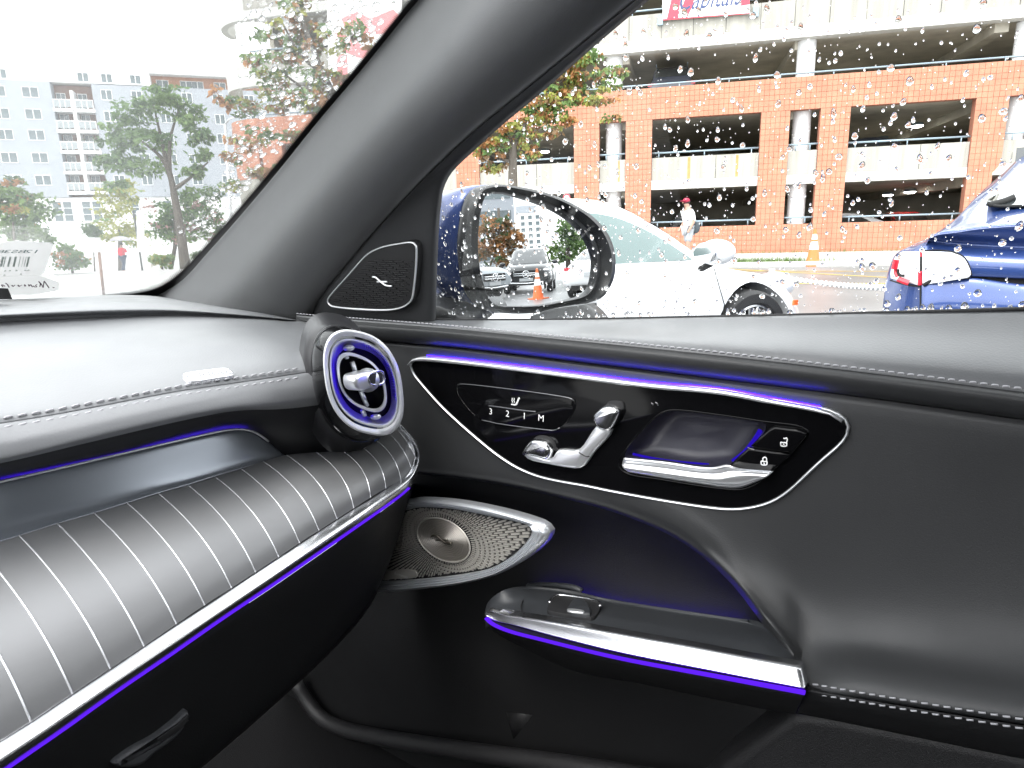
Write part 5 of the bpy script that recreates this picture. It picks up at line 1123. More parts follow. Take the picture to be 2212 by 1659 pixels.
# walker with an umbrella
Y = 41; pb = Py(268, 574, Y); pb.z = gh(pb.x, Y)
pw_ = person(pb, rad(75), 'person in red jacket and dark jeans walking under a pale umbrella', m_redj, m_jean, None, 'hair', .2, arm_r=[(.06, -.25, 1.18), (.20, -.14, 1.28), (.22, -.10, 1.33)])
um = empty('umbrella', pb+Vector((.05, -.05, 1.33)), 0); tag(um, 'pale grey open umbrella held over the person in red', 'umbrella')
rows = [[(math.cos(6.28319*i/32)*r, math.sin(6.28319*i/32)*r, z-.02*abs(math.sin(4*6.28319*i/32))*r/.55) for i in range(32)] for r, z in ((.60, .56), (.52, .66), (.36, .75), (.18, .80), (.01, .815))]
rows = [[tuple(a*.985 for a in p[:2])+(p[2]-.012,) for p in r] for r in rows[::-1]]+rows if False else rows
G().grid(rows, closed=True).ok('canopy', m_umb, um, ang=50); G().tube([(0, 0, -.08), (0, 0, .86)], .009, 8).ok('shaft', m_steel, um)
for k in range(8):
    a = 6.28319*k/8; G().tube([(.0, 0, .79), (.3*math.cos(a), .3*math.sin(a), .74), (.58*math.cos(a), .58*math.sin(a), .55)], .005, 5).ok('rib', m_steel, um)
# man in a cap on the far pavement
Y = 19.4; pm = Py(*tP((1110, 560))[0], Y); pm.z = .10
pm_ = person(pm, rad(200), 'person in white shirt, grey shorts and maroon cap looking down', m_wshirt, m_skin, m_short, 'cap', .14, bend=.07)
SH[0] = Vector((0, 0, 0))
bg_ = empty('shoulder_bag', pm+Vector((.18, -.10, .86)), 0); tag(bg_, 'dark bag hanging at the hip of the person in the maroon cap', 'bag')
G().ball((0, 0, .10), .12, .07, .17, 14, 8).ok('bag_body', m_bag, bg_); G().tube([(0, .04, .22), (-.08, .05, .45), (-.2, .06, .6)], .012, 6).ok('strap', m_bag, bg_)
# ================================================================== parked cars
m_tyre = mat('tyre rubber', (.022, .022, .023), .75, bump=.2, bs=60); m_rim = mat('alloy rim', (.55, .56, .58), .28, metal=1); m_well = mat('wheel well', (.006, .006, .006), .9)
m_cwhite = mat('white car paint', (.78, .79, .80), .3, coat=1, crough=.03); m_cblack = mat('black car paint', (.02, .022, .024), .28, metal=.3, coat=1, crough=.03); m_csil = mat('silver grey car paint', (.30, .33, .35), .3, metal=.6, coat=1, crough=.03)
m_cred = mat('red car paint', (.35, .02, .02), .3, coat=1); m_cdark = mat('dark car paint', (.03, .035, .05), .3, coat=1)
m_cblue = mat('deep blue car paint', (.026, .055, .19), .3, metal=.35, coat=1, crough=.02)
m_teal = mat('teal reflection car glass', (.03, .082, .077), .03, spec=1.0, coat=1, crough=.01); m_tint = mat('dark car glass', (.02, .025, .027), .03, spec=1, coat=1, crough=.01)  # teal reflection in the coupe's windows is painted into the glass colour
m_lens = mat('clear lamp lens', (.72, .73, .75), .12, coat=1); m_rlens = mat('red lamp lens', (.55, .012, .03), .15, coat=1); m_gap = mat('panel gap', (.012, .012, .012), .8); m_plate = mat('number plate', (.45, .47, .48), .5); m_ind = mat('orange side marker', (.75, .15, .03), .3)
m_seatc = mat('car seat', (.05, .05, .05), .9)
def lathe(prof, n=40, axis='y'):
    rows = [[(r*math.cos(6.28319*i/n), y, r*math.sin(6.28319*i/n)) for i in range(n)] for r, y in prof]; return G().grid(rows, closed=True)
def wheel(root, x, y, r, side, spokes=5, wd=.22):
    """a wheel: tyre > rim, spokes; side = +1 left, -1 right"""
    SH0 = SH[0]; c = Vector((x, y, r))
    def mv(g): g.v = [Vector((p[0], p[1]*side, p[2]))+c for p in g.v]; return g
    ri = r*.72
    ty = mv(lathe([(ri, -wd/2), (r*.93, -wd/2), (r*.985, -wd*.40), (r, -wd*.25), (r, wd*.25), (r*.985, wd*.40), (r*.93, wd*.5), (ri*1.06, wd*.5), (ri, wd*.42)])).ok('wheel', m_tyre, root, ang=35)
    g = mv(lathe([(ri, -wd*.3), (ri, wd*.44), (ri*.95, wd*.47), (ri*.92, wd*.40), (ri*.90, -wd*.1), (.01, -wd*.12)])); g.ok('rim', m_rim, ty, ang=35)
    g = G()
    for k in range(spokes):
        a = 6.28319*k/spokes+.3
        for da in (-.13, .13):
            p = [(ri*q*math.cos(a+da*w_), wd*h, ri*q*math.sin(a+da*w_)) for q, h, w_ in ((.12, .30, 1), (.5, .34, 1.0), (.93, .40, 1.35))]; g.sweep(p, Vector((0, 1, 0)), ri*.055, .012, seg=6)
    mv(g).ok('spokes', m_rim, ty, ang=40); mv(lathe([(ri*.16, wd*.38), (.01, wd*.40)], 16)).ok('hub_cap', m_tyre, ty)
    mv(lathe([(ri*.89, -wd*.05), (.02, -wd*.04)], 24)).ok('brake_disc', m_well, ty)
def vehicle(nm, loc, rz, label, cat, st, roof, wheels, r, paint, glass, wins, group=None, hw_roof=.56, detail=True, spokes=5):
    """st: stations (x, z_low, w_low, w_max, z_belt, w_belt, z_top); roof: (x, z) line from rear glass foot to cowl"""
    t = empty(nm, loc, rz); tag(t, label, cat, group)
    rails = []
    for x, zs, wl, wm, zb, wb, zt in st:
        half = [(0, zs), (wl*.9, zs), (wl, zs+.03), (wm-.01, lerp(zs, zb, .28)), (wm, lerp(zs, zb, .55)), (lerp(wm, wb, .5)+.012, lerp(zs, zb, .86)), (wb, zb), (wb*.93, lerp(zb, zt, .55)), (wb*.6, zt-.006), (0, zt)]
        ring = [Vector((x, y, z)) for y, z in half]+[Vector((x, -y, z)) for y, z in half[::-1][1:-1]]
        rails.append(crv(ring, 56, True))
    n = 56; rows = []
    cols = [crv([rl[i] for rl in rails], 72) for i in range(n)]
    rows = [[cols[i][j] for i in range(n)] for j in range(72)]
    g = G().grid(rows, closed=True); g.f += [tuple(range(n)), tuple(range(71*n, 72*n))]
    body = g.ok('body', paint, t, ang=50)
    cg_ = G()
    for wx in wheels:
        for s in (-1, 1):
            yy = interp(wx, [(q[0], q[3]) for q in st]); L = lathe([(.001, -.30), (r*1.13, -.30), (r*1.13, .12), (.001, .12)], 36); cg_.add([(p[0]+wx, p[1]*s+(yy-.02)*s, p[2]+r*1.03) for p in L.v], L.f)
    cut(body, cg_)
    for wx in wheels:
        for s in (-1, 1):
            yy = interp(wx, [(q[0], q[3]) for q in st])
            wheel(t, wx, (yy-.13)*s, r, s, spokes)
            G().box(wx-r*1.05, wx+r*1.05, min(s*(yy-.29), s*(yy-.33)), max(s*(yy-.29), s*(yy-.33)), .12, r*2.05).ok('wheel_well', m_well, t, smooth=False)
    # upper body
    rz_ = crv2(roof, 60); xs = [p[0] for p in rz_]
    def belt(x): return interp(x, [(q[0], q[4]) for q in st])
    def wbelt(x): return interp(x, [(q[0], q[5]) for q in st])-.03
    def cross(x):
        zr = interp(x, rz_); zb = belt(x)-.02; wb = wbelt(x); zr = max(zr, zb+.012); h = (zr-zb); k = min(1, h/.42); wr = lerp(wb*.97, hw_roof, k)
        return [(wb, zb), (lerp(wb, wr, .38)+.012*k, zb+h*.4), (lerp(wb, wr, .74)+.014*k, zb+h*.72), (wr, zb+h*.90), (wr*.86, zb+h*.972), (wr*.5, zr-.004), (0, zr)]
    def ring(x):
        hf = [Vector((x, y, z)) for y, z in cross(x)]; P = crv(hf, 24); return P+[Vector((p.x, -p.y, p.z)) for p in P[::-1][1:]]
    X = [lerp(xs[0], xs[-1], i/70) for i in range(71)]
    g = G().grid([ring(x) for x in X]); up = g.ok('roof', paint, t, ang=60)
    def ysurf(x, z, off=.004):
        P = ring(x)[:24]
        for a, b in zip(P, P[1:]):
            if a.z <= z <= b.z: return lerp(a.y, b.y, (z-a.z)/max(b.z-a.z, 1e-6))+off
        return P[-1].y+off
    def ztop(x, y, off=.004):
        P = ring(x)[:24]
        for a, b in zip(P, P[1:]):
            if b.y <= y <= a.y: return lerp(a.z, b.z, (a.y-y)/max(a.y-b.y, 1e-6))+off
        return P[-1].z+off
    for top, bot in wins.get('side', []):         # window outline: top line and bottom line in (x, z)
        for s in (-1, 1):
            a, b = crv2(top, 26), lin(bot, 26)
            g = G().grid([[Vector((lerp(p[0], q[0], k/8), s*ysurf(lerp(p[0], q[0], k/8), lerp(p[1], q[1], k/8)), lerp(p[1], q[1], k/8))) for p, q in zip(a, b)] for k in range(9)])
            w_ = g.ok('side_window', glass, t)
    for x0, x1, kw in (wins.get('front'), wins.get('rear')):
        g = G().grid([[Vector((x, y, ztop(x, abs(y), .005))) for y in [kw*interp(x, [(xs[0], .0), (xs[-1], 0)])*0+wbelt(x)*kw*(j/8-1) for j in range(17)]] for x in [lerp(x0, x1, i/16) for i in range(17)]])
        g.ok('windscreen', glass, t)
    return t, body, ysurf, interp
# ---- white coupe beside us
CB = -.055
cst = [(-2.22, .42, .40, .55, .66, .50, .72), (-2.12, .30, .62, .78, .78, .68, .83), (-1.7, .20, .78, .90, .88, .74, .93), (-1.15, .16, .80, .925, .93, .76, .95), (-.4, .16, .82, .90, .91, .77, .93), (.3, .16, .82, .89, .90, .77, .92), (.75, .16, .80, .89, .885, .76, .915), (1.22, .17, .78, .905, .84, .75, .85), (1.7, .18, .72, .86, .74, .68, .765), (1.95, .20, .62, .76, .62, .58, .65), (2.10, .30, .42, .58, .52, .40, .55), (2.16, .38, .20, .30, .46, .18, .48)]
def nz(x): return x if x < .75 else .75+(x-.75)*.80
cst = [(nz(a), b, c, d, e+(CB if e > .8 else CB*.6), f, g+(CB if g > .8 else CB*.6)) for a, b, c, d, e, f, g in cst]
croof = [(-1.75, .88), (-1.35, 1.04), (-.9, 1.19), (-.45, 1.275), (-.1, 1.29), (.2, 1.26), (.5, 1.11), (.8, .905), (.92, .84)]
cwins = {'side': [([(-1.2, .95), (-.95, 1.08), (-.6, 1.17), (-.2, 1.195), (.12, 1.165), (.4, 1.06), (.68, .895)], [(-1.2, .90), (.70, .882)])], 'front': (.30, .86, .80), 'rear': (-1.5, -.85, .62)}
PH = rad(62); 
def zrot(az): return rad(90)-az                    # heading azimuth -> rotation of a car that points along +x
cp, cbody, cys, _ = vehicle('parked_car', (.248, 4.634, .005), zrot(PH), 'white two door coupe parked beside us behind the door mirror', 'car', cst, croof, (-1.18, 1.10), .335, m_cwhite, m_teal, cwins)
for s in (-1, 1):
    mm = G().ball((.66, s*.945, .935), .10, .125, .08, 18, 12).ok('wing_mirror', m_cwhite, cp); G().sweep([(.68, s*.80, .83), (.67, s*.95, .89)], Vector((1, 0, 0)), .02, .03).ok('mirror_foot', m_gap, mm)
    G().ball((.556, s*.95, .935), .018, .098, .062, 16, 10).ok('mirror_glass', m_mirror, mm)
    G().sweep([(-.42, s*.898, .70), (-.30, s*.906, .705), (-.18, s*.900, .70)], Vector((0, s, 0)), .016, .016).ok('door_handle', m_cwhite, cp); G().box(-.40, -.2, min(s*.893, s*.9), max(s*.893, s*.9), .672, .684).ok('handle_gap', m_gap, cp, smooth=False)
    G().box(1.50, 1.54, min(s*.842, s*.858), max(s*.842, s*.858), .54, .575).ok('side_marker', m_ind, cp, smooth=False)
    G().ball((1.62, s*.58, .655), .17, .12, .10, 18, 12).ok('headlight', m_lens, cp)
    G().tube([(-.60, s*.888, .86), (-.62, s*.908, .6), (-.55, s*.872, .3)], .0035, 5).ok('door_gap', m_gap, cp); G().tube([(.72, s*.866, .84), (.80, s*.893, .6), (.78, s*.868, .25)], .0035, 5).ok('door_gap', m_gap, cp)
    G().box(-2.17, -2.08, min(s*.30, s*.62), max(s*.30, s*.62), .68, .74).ok('tail_light', m_rlens, cp, smooth=False)
# ---- cars in the mirror and in the garage
sst_ = [(-2.3, .45, .6, .70, .90, .62, .95), (-2.2, .32, .82, .90, .98, .76, 1.02), (-1.5, .26, .86, .95, 1.02, .80, 1.06), (0, .26, .86, .95, 1.02, .82, 1.05), (.9, .26, .86, .95, 1.02, .82, 1.06), (1.4, .28, .86, .94, .99, .80, 1.07), (1.95, .32, .82, .92, .93, .76, 1.02), (2.2, .38, .74, .86, .84, .70, .93), (2.3, .42, .66, .78, .78, .62, .84)]
sroof = [(-2.2, 1.03), (-2.05, 1.35), (-1.8, 1.60), (-1.2, 1.67), (-.3, 1.68), (.2, 1.63), (.7, 1.35), (1.15, 1.04)]
swins = {'side': [([(-1.75, 1.14), (-1.55, 1.45), (-1.0, 1.53), (-.5, 1.54), (-.42, 1.54)], [(-1.75, 1.08), (-.42, 1.07)]), ([(-.34, 1.54), (0, 1.52), (.3, 1.42), (.75, 1.13)], [(-.34, 1.07), (.75, 1.07)])], 'front': (.28, 1.08, .84), 'rear': (-2.12, -1.86, .8)}
def suv(loc, rz, label, paint, group=None, front=True):
    t, b, ys, _ = vehicle('parked_car', loc, rz, label, 'car', sst_, sroof, (-1.42, 1.42), .37, paint, m_tint, swins, group, hw_roof=.60)
    if front:
        gr_ = G().box(2.20, 2.325, -.48, .48, .58, .82).ok('grille', m_gap, t, smooth=False)
        for z in (.665, .735): G().box(2.31, 2.345, -.46, .46, z-.016, z+.016).ok('grille_bar', m_chrome, gr_, smooth=False)
        e = G().tube([(2.352, .12*math.cos(k*.2618), .70+.12*math.sin(k*.2618)) for k in range(24)], .013, 6, closed=True)
        for k in range(3): a = 1.5708+2.0944*k; e.tube([(2.352, 0, .70), (2.352, .12*math.cos(a), .70+.12*math.sin(a))], [.016, .006], 6)
        e.ok('star_emblem', m_chrome, gr_); G().box(2.28, 2.335, -.25, .25, .45, .555).ok('number_plate', m_plate, t, smooth=False)
        G().sweep([(2.2, -.78, .52), (2.28, -.6, .40), (2.31, 0, .37), (2.28, .6, .40), (2.2, .78, .52)], Vector((1, 0, 0)), .03, .03).ok('bumper_trim', m_chrome, t); G().box(2.0, 2.30, -.66, .66, .30, .44).ok('air_intake', m_gap, t, smooth=False)
        for s in (-1, 1): G().ball((2.12, s*.66, .82), .15, .17, .06, 16, 10).ok('headlight', m_lens, t)
    for s in (-1, 1):
        G().ball((.72, s*1.02, 1.10), .08, .12, .075, 14, 8).ok('wing_mirror', paint, t); G().sweep([(-1.9, s*.56, 1.70), (-.9, s*.56, 1.73), (.1, s*.56, 1.68)], UPV, .018, .02).ok('roof_rail', m_rail, t)
        G().box(-2.27, -2.15, min(s*.52, s*.84), max(s*.52, s*.84), .90, 1.0).ok('tail_light', m_rlens, t, smooth=False)
    return t
def facing(p, az=None):                            # turns a car so that its nose points at the mirror
    d = Vector((.04, 1.1, 0))-p; return math.atan2(d.y, d.x)
p = mdir(115.35, 25.5, .005); suv(p, facing(p)+rad(4), 'black sport utility car with round star emblem behind the orange cone in the mirror', m_cblack)
p = mdir(122.8, 22, .005); suv(p, facing(p)+rad(-40), 'silver grey car cut off at the left edge of the door mirror', m_csil, front=True)
sd_st = [(-2.35, .45, .5, .62, .78, .56, .92), (-2.25, .34, .78, .86, .84, .70, 1.02), (-1.6, .24, .84, .91, .92, .74, 1.02), (0, .22, .85, .92, .93, .78, .96), (.9, .22, .85, .92, .91, .78, .95), (1.5, .24, .83, .90, .86, .74, .93), (2.1, .28, .74, .82, .74, .64, .82), (2.35, .36, .55, .66, .64, .5, .70)]
sd_roof = [(-1.95, 1.0), (-1.4, 1.22), (-.9, 1.38), (-.3, 1.43), (.15, 1.39), (.6, 1.18), (1.05, .94)]
sd_w = {'side': [([(-1.35, 1.04), (-1.0, 1.22), (-.6, 1.30), (-.22, 1.31)], [(-1.35, 1.0), (-.22, .985)]), ([(-.14, 1.31), (.15, 1.27), (.4, 1.16), (.72, 1.0)], [(-.14, .985), (.74, .97)])], 'front': (.28, .98, .84), 'rear': (-1.75, -1.0, .80)}
def sedan(loc, rz, label, paint, group=None):
    t, b, ys, _ = vehicle('parked_car', loc, rz, label, 'car', sd_st, sd_roof, (-1.38, 1.42), .335, paint, m_tint, sd_w, group, hw_roof=.56)
    for s in (-1, 1):
        G().box(-2.30, -2.12, min(s*.38, s*.80), max(s*.38, s*.80), .80, .89).ok('tail_light', m_rlens, t, smooth=False); G().ball((2.02, s*.62, .68), .2, .14, .06, 16, 10).ok('headlight', m_lens, t); G().ball((.72, s*.98, .99), .07, .11, .06, 14, 8).ok('wing_mirror', paint, t)
    G().box(-2.385, -2.33, -.22, .22, .62, .74).ok('number_plate', m_plate, t, smooth=False); G().box(-2.37, -2.1, -.6, .6, .24, .38).ok('rear_diffuser', m_gap, t, smooth=False)
    return t
p = mdir(108.5, 20, .005); sedan(p, facing(p)+math.pi+rad(10), 'white saloon with red tail lights at the edge of the door mirror', m_cwhite)
gg_ = 'cars parked inside the garage'
def gcar(f, x, y, z, rz, label, paint, k=None): return f(gw(x, y, z), GA+rz, label, paint, gg_) if k is None else f(gw(x, y, z), GA+rz, label, paint, gg_, k)
def garage_cars():
    z = z3; pl = gpl
    gcar(suv, -4.3, 3.0, 5.205, rad(90), 'dark car with red tail lights on the upper level above the brick band', m_cdark, False)
    gcar(sedan, 3.3, 3.2, 2.725, rad(4), 'dark car behind the middle railing in the right bay', m_cdark)
    gcar(sedan, -2.9, 3.0, 2.725, rad(-90), 'dark car nose out behind the middle railing in the left bay', m_cblack)
    gcar(sedan, -3.6, 3.2, .025, rad(-88), 'dark car behind the lowest railing next to the person in the cap', m_cdark)
    gcar(sedan, 1.8, 3.0, .025, rad(184), 'white car behind the lowest railing above the cone', m_cwhite)
    gcar(sedan, 5.2, 5.6, .025, rad(-86), 'red car deep in the lowest level by the blue car', m_cred)
garage_cars()
# ---- blue car, its rear end close to us
BH = rad(33); bhd = Vector((math.sin(BH), math.cos(BH), 0)); brt = Vector((math.cos(BH), -math.sin(BH), 0))
q0 = Py(*tT((1160, 1100))[0], 2.75); plR = Pl(q0, brt, -bhd)
bc = empty('parked_car', (q0.x, q0.y, 0)); tag(bc, 'deep blue car, wet tail end with red and clear lamp, close at the window', 'car'); SH[0] = bc.location.copy()
def rp(pts, d): return [plR.h(u, v, interp(u, d) if isinstance(d, list) else d) for u, v in pts]
m3 = tT((1980, 180), (2133, 40), (2700, -140), (3600, -300)); m2 = tT((1690, 432), (1900, 330), (2133, 270), (2700, 210), (3600, 200)); m1 = tT((1480, 655), (1700, 600), (2133, 545), (2700, 520), (3600, 520)); lp_ = tT((1240, 828), (1310, 800), (1500, 775), (1700, 745), (2133, 713), (2700, 695), (3600, 690))
sil = lambda d0: [(1800, d0-.06), (2060, d0), (2900, d0)]
hat = loft([rp(m3, -1.15), rp(m2, -.62), rp(m1, -.22), rp(lp_, .06)], 50, 6, thick=bhd*.03)
bdy = hat.ok('hatch', m_cblue, bc)
g1 = tT((1775, 512), (1850, 530), (2133, 530), (2700, 515), (3600, 515)); g2 = tT((1800, 410), (1930, 330), (2133, 270), (2700, 215), (3600, 205)); g3 = tT((1990, 230), (2133, 130), (2700, 0), (3600, -120))
loft([rp(g3, -.955), rp(g2, -.612), rp(mixr(g1, g2, .5), -.40), rp(g1, -.205)], 40, 5).ok('rear_window', m_tint, bdy)
G().sweep(crv(rp(g1, -.2), 30), -bhd, .006, .006, seg=6).ok('window_seal', m_gap, bdy)
G().sweep(crv([plR.h(*tT((1800, 520))[0], -.19), plR.h(*tT((1950, 480))[0], -.26), plR.h(*tT((2050, 440))[0], -.31)], 12), -bhd, .012, .012, seg=6).ok('wiper', m_gap, bdy)
ul = tT((1225, 842), (1400, 868), (1700, 886), (2133, 902), (2700, 905), (3600, 905)); tk1 = tT((1195, 905), (1400, 920), (1700, 945), (2133, 965), (2700, 970), (3600, 970)); tk2 = tT((1166, 1190), (1400, 1190), (1640, 1188), (2133, 1208), (2700, 1215), (3600, 1220)); bm1 = tT((1163, 1288), (1250, 1240), (1340, 1216), (1640, 1222), (2133, 1282), (2700, 1300), (3600, 1310)); bm2 = tT((1160, 1530), (1640, 1530), (2133, 1530), (2700, 1530), (3600, 1530)); bm3 = tT((1160, 2300), (2133, 2300), (3600, 2300))
loft([rp(lp_, .06), rp(dn(lp_, 2), .064), rp(mixr(lp_, ul, .3), .045), rp(ul, -.03), rp(mixr(ul, tk1, .5), -.03), rp(tk1, -.005), rp(mixr(tk1, tk2, .5), .03), rp(tk2, .03), rp(dn(tk2, 1.5), .012)], 50, 5, thick=bhd*.03).ok('boot_lid', m_cblue, bc, ang=60)
loft([rp(dn(tk2, 1), .006), rp(mixr(tk2, bm1, .5), .0), rp(bm1, .006)], 40, 3, thick=bhd*.03).ok('boot_gap', m_gap, bc)
bump_ = loft([rp(dn(bm1, -1.5), .012), rp(bm1, .035), rp(mixr(bm1, bm2, .4), .055), rp(bm2, .07), rp(mixr(bm2, bm3, .6), .07), rp(bm3, -.02)], 50, 5, thick=bhd*.03).ok('bumper', m_cblue, bc)
eL = tT((1215, 838), (1010, 930), (950, 960), (900, 1005), (870, 1080), (832, 1200), (802, 1400), (792, 1520), (790, 2300)); eR = tT((1238, 832), (1190, 920), (1162, 965), (1160, 1030), (1159, 1100), (1158, 1200), (1157, 1400), (1156, 1530), (1156, 2300))
qr = loft([[p+bhd*1.6+brt*.02 for p in rp(eL, -.20)], rp(eL, -.20), rp(mixr(eL, eR, .12), -.135), rp(mixr(eL, eR, .45), -.055), rp(eR, -.004), rp([(u+.6, v) for u, v in eR], -.02)], 60, 5)
qp = qr.ok('quarter_panel', m_cblue, bc)
def patch(nm, L, R, dL, dR, m, par, n=26, mid=None):
    L, R = crv2(L, n), crv2(R, n)
    rl = [rp([(lerp(a[0], b[0], k), lerp(a[1], b[1], k)) for a, b in zip(L, R)], d) for k, d in ((0, dL-.012), (.015, dL), (.33, lerp(dL, dR, .33)+.018), (.66, lerp(dL, dR, .66)+.016), (.985, dR), (1, dR-.012))]
    return loft(rl, n, 4, thick=bhd*.02).ok(nm, m, par)
tl = patch('tail_light', tT((985, 962), (920, 1000), (885, 1080), (868, 1160), (868, 1220)), tT((1154, 966), (1153, 1040), (1152, 1140), (1151, 1220), (1149, 1288)), -.125, .008, m_lens, bc)
patch('tail_light', tT((1168, 962), (1169, 1040), (1169, 1140), (1170, 1220), (1171, 1282)), tT((1440, 968), (1555, 1020), (1605, 1100), (1628, 1180), (1600, 1212)), .034, .058, m_lens, bc)
def stroke(nm, pts, d, w_, m, par): return G().sweep(crv(rp(pts, d), 24), -bhd, w_, .006, seg=8).ok(nm, m, par)
stroke('red_lamp', tT((925, 1040), (912, 1090), (903, 1130)), [(1880, -.10), (1990, .03)], .012, m_rlens, tl); stroke('red_lamp', tT((930, 1050), (915, 1150), (935, 1200)), [(1900, -.095), (1990, .03)], .008, m_rlens, tl); stroke('red_lamp', tT((935, 1220), (985, 1242), (1040, 1262)), [(1900, -.085), (1990, .03)], .012, m_rlens, tl)
stroke('lamp_shadow', tT((940, 1130), (940, 1165), (960, 1188), (1000, 1192)), [(1900, -.085), (1990, .03)], .005, m_gap, tl); stroke('red_lamp', tT((1147, 1150), (1146, 1220), (1145, 1284)), .022, .008, m_rlens, tl); stroke('red_lamp', tT((1160, 965), (1162, 1010)), .022, .006, m_rlens, tl)
stroke('lamp_rim', tT((1175, 1284), (1240, 1246), (1320, 1216), (1480, 1210), (1620, 1208)), .045, .007, m_gap, bc); stroke('lamp_rim', tT((1176, 955), (1300, 950), (1450, 964), (1560, 1012), (1610, 1090), (1636, 1190)), .035, .003, m_gap, bc); stroke('panel_gap', tT((1161, 960), (1158, 1100), (1157, 1290), (1156, 1530), (1155, 1900)), .012, .005, m_gap, bc)
stroke('lamp_rim', tT((860, 1232), (950, 1262), (1050, 1284), (1150, 1296)), [(1870, -.12), (1990, .006)], .003, m_gap, bc)
# body of the blue car ahead of its tail
G().obox(q0+brt*.95+bhd*1.9+UPV*(.62-q0.z), brt*.86, bhd*1.7, UPV*.42).ok('body', m_cblue, bc, smooth=False); G().obox(q0+brt*.95+bhd*2.2+UPV*(1.24-q0.z), brt*.62, bhd*1.1, UPV*.2).ok('cabin', m_tint, bc, smooth=False)
for dx in (.18, 1.72):
    w0_ = q0+brt*dx+bhd*.85; g = lathe([(.2, -.12), (.34, -.12), (.345, 0), (.34, .12), (.2, .12)], 28); g.v = [Vector((w0_.x, w0_.y, .345))+bhd*p[0]+brt*p[1]+UPV*p[2] for p in g.v]; g.ok('wheel', m_tyre, bc)
SH[0] = Vector((0, 0, 0))
# ================================================================== paper notice behind the windscreen
SH[0] = car.location.copy()
m_paper = leafmat('white paper', (.62, .62, .62), .55); m_ink = mat('grey green print', (.10, .17, .17), .7); m_ink2 = mat('pale print', (.45, .52, .48), .7); m_ink3 = mat('dark script print', (.10, .05, .08), .7)
plN = plW.off(.006)
pw2 = tN((-700, 290), (-200, 215), (0, 200), (150, 178), (380, 165), (800, 195), (1000, 200), (1050, 215), (1075, 240), (1060, 285), (885, 800), (800, 860), (-700, 900))
npq = plN.to(pw2); 
SH[0] = Vector((0, 0, 0))
nt_ = obj('paper_notice', [plN.at(x, y, d) for d in (0, .0006) for x, y in npq], [tuple(range(13)), tuple(range(25, 12, -1))]+[(i, (i+1) % 13, (i+1) % 13+13, i+13) for i in range(13)], m_paper, None, smooth=False)
nl = nt_.location.copy(); tag(nt_, 'white paper notice with barcode at the windscreen foot, its print reversed', 'notice'); SH[0] = nl; ORG[nt_.name] = Vector((0, 0, 0))
d_ = .0008
for s_, x in (('1', 722), ('2', 568), ('B', 443), ('S', 290), ('3', 140), ('8', 10)):
    q = tN((x, 375))[0]; a, b_ = plN.p2(*q); text('print', s_, .0155, plN, a, b_, d_, m_ink, nt_, mirror=True, sx=1.25)
for x, w_ in ((45, 22), (95, 12), (190, 20), (300, 22), (395, 8), (460, 5), (510, 8), (565, 20)):
    q = tN((x-w_+20, 485), (x+w_+20, 485), (x+w_-28, 690), (x-w_-28, 690)); obj('barcode_bar', [plN.h(u, v, d_) for u, v in q], [(0, 1, 2, 3)], m_ink2, nt_, smooth=False, fix=False)
for x, y in ((105, 770), (200, 765), (330, 765), (510, 760), (570, 755), (90, 855), (420, 835)):
    q = tN((x-14, y+12), (x, y-12))+tN((x+14, y+8)); G().sweep([plN.h(u, v, d_) for u, v in q], plN.n, .0007, .0002, seg=4).ok('print', m_ink2, nt_)
q = tN((500, 1065)); a, b_ = plN.p2(*q[0]); SH[0] = Vector((0, 0, 0))
pw3 = tN((-700, 905), (800, 865), (1180, 1000), (1180, 1150), (700, 1240), (-700, 1260)); n3 = plN.to(pw3)
nt2 = obj('paper_notice', [plN.at(x, y, dd) for dd in (0, .0006) for x, y in n3], [tuple(range(6)), tuple(range(11, 5, -1))]+[(i, (i+1) % 6, (i+1) % 6+6, i+6) for i in range(6)], m_paper, None, smooth=False)
tag(nt2, 'white paper strip with reversed dark script below the barcode notice', 'notice'); SH[0] = nt2.location.copy(); ORG[nt2.name] = Vector((0, 0, 0))
def scr(pts, w_=.0008): 
    q = crv2(tN(*pts), 16); G().sweep([plN.h(u, v, d_) for u, v in q], plN.n, w_, .0002, seg=4).ok('script_print', m_ink3, nt2)
for s_ in (((985, 1115), (935, 1040), (888, 975)), ((888, 975), (868, 1110)), ((868, 1110), (830, 1040), (775, 985)), ((775, 985), (812, 1030), (800, 1090)), ((740, 1045), (715, 1070), (740, 1095), (700, 1100), (670, 1070)), ((655, 1100), (610, 1045), (590, 1085), (570, 1045)), ((520, 1080), (490, 1045), (505, 1085)), ((390, 1090), (360, 1050), (380, 1085), (440, 1055)), ((270, 1090), (235, 1055), (262, 1085), (300, 1055)), ((185, 1105), (150, 1050), (112, 1015)), ((100, 1085), (70, 1060), (30, 1050), (60, 1095)), ((-20, 1090), (-60, 1050), (-40, 1095))): scr(s_)
G().ball(plN.h(*tN((1075, 1108))[0], d_), .0016, .0016, .0008).ok('script_print', m_ink3, nt2)
SH[0] = car.location.copy()
q = [Pa(u, v, .93) for u, v in tN((-700, 1120), (160, 1125), (250, 1340), (-700, 1350))]; G().add(q+[p+fwd*.04 for p in q], [(0, 1, 2, 3), (7, 6, 5, 4), (0, 4, 5, 1), (1, 5, 6, 2), (2, 6, 7, 3), (3, 7, 4, 0)]).ok('sensor_box', m_dark, dash, smooth=False)
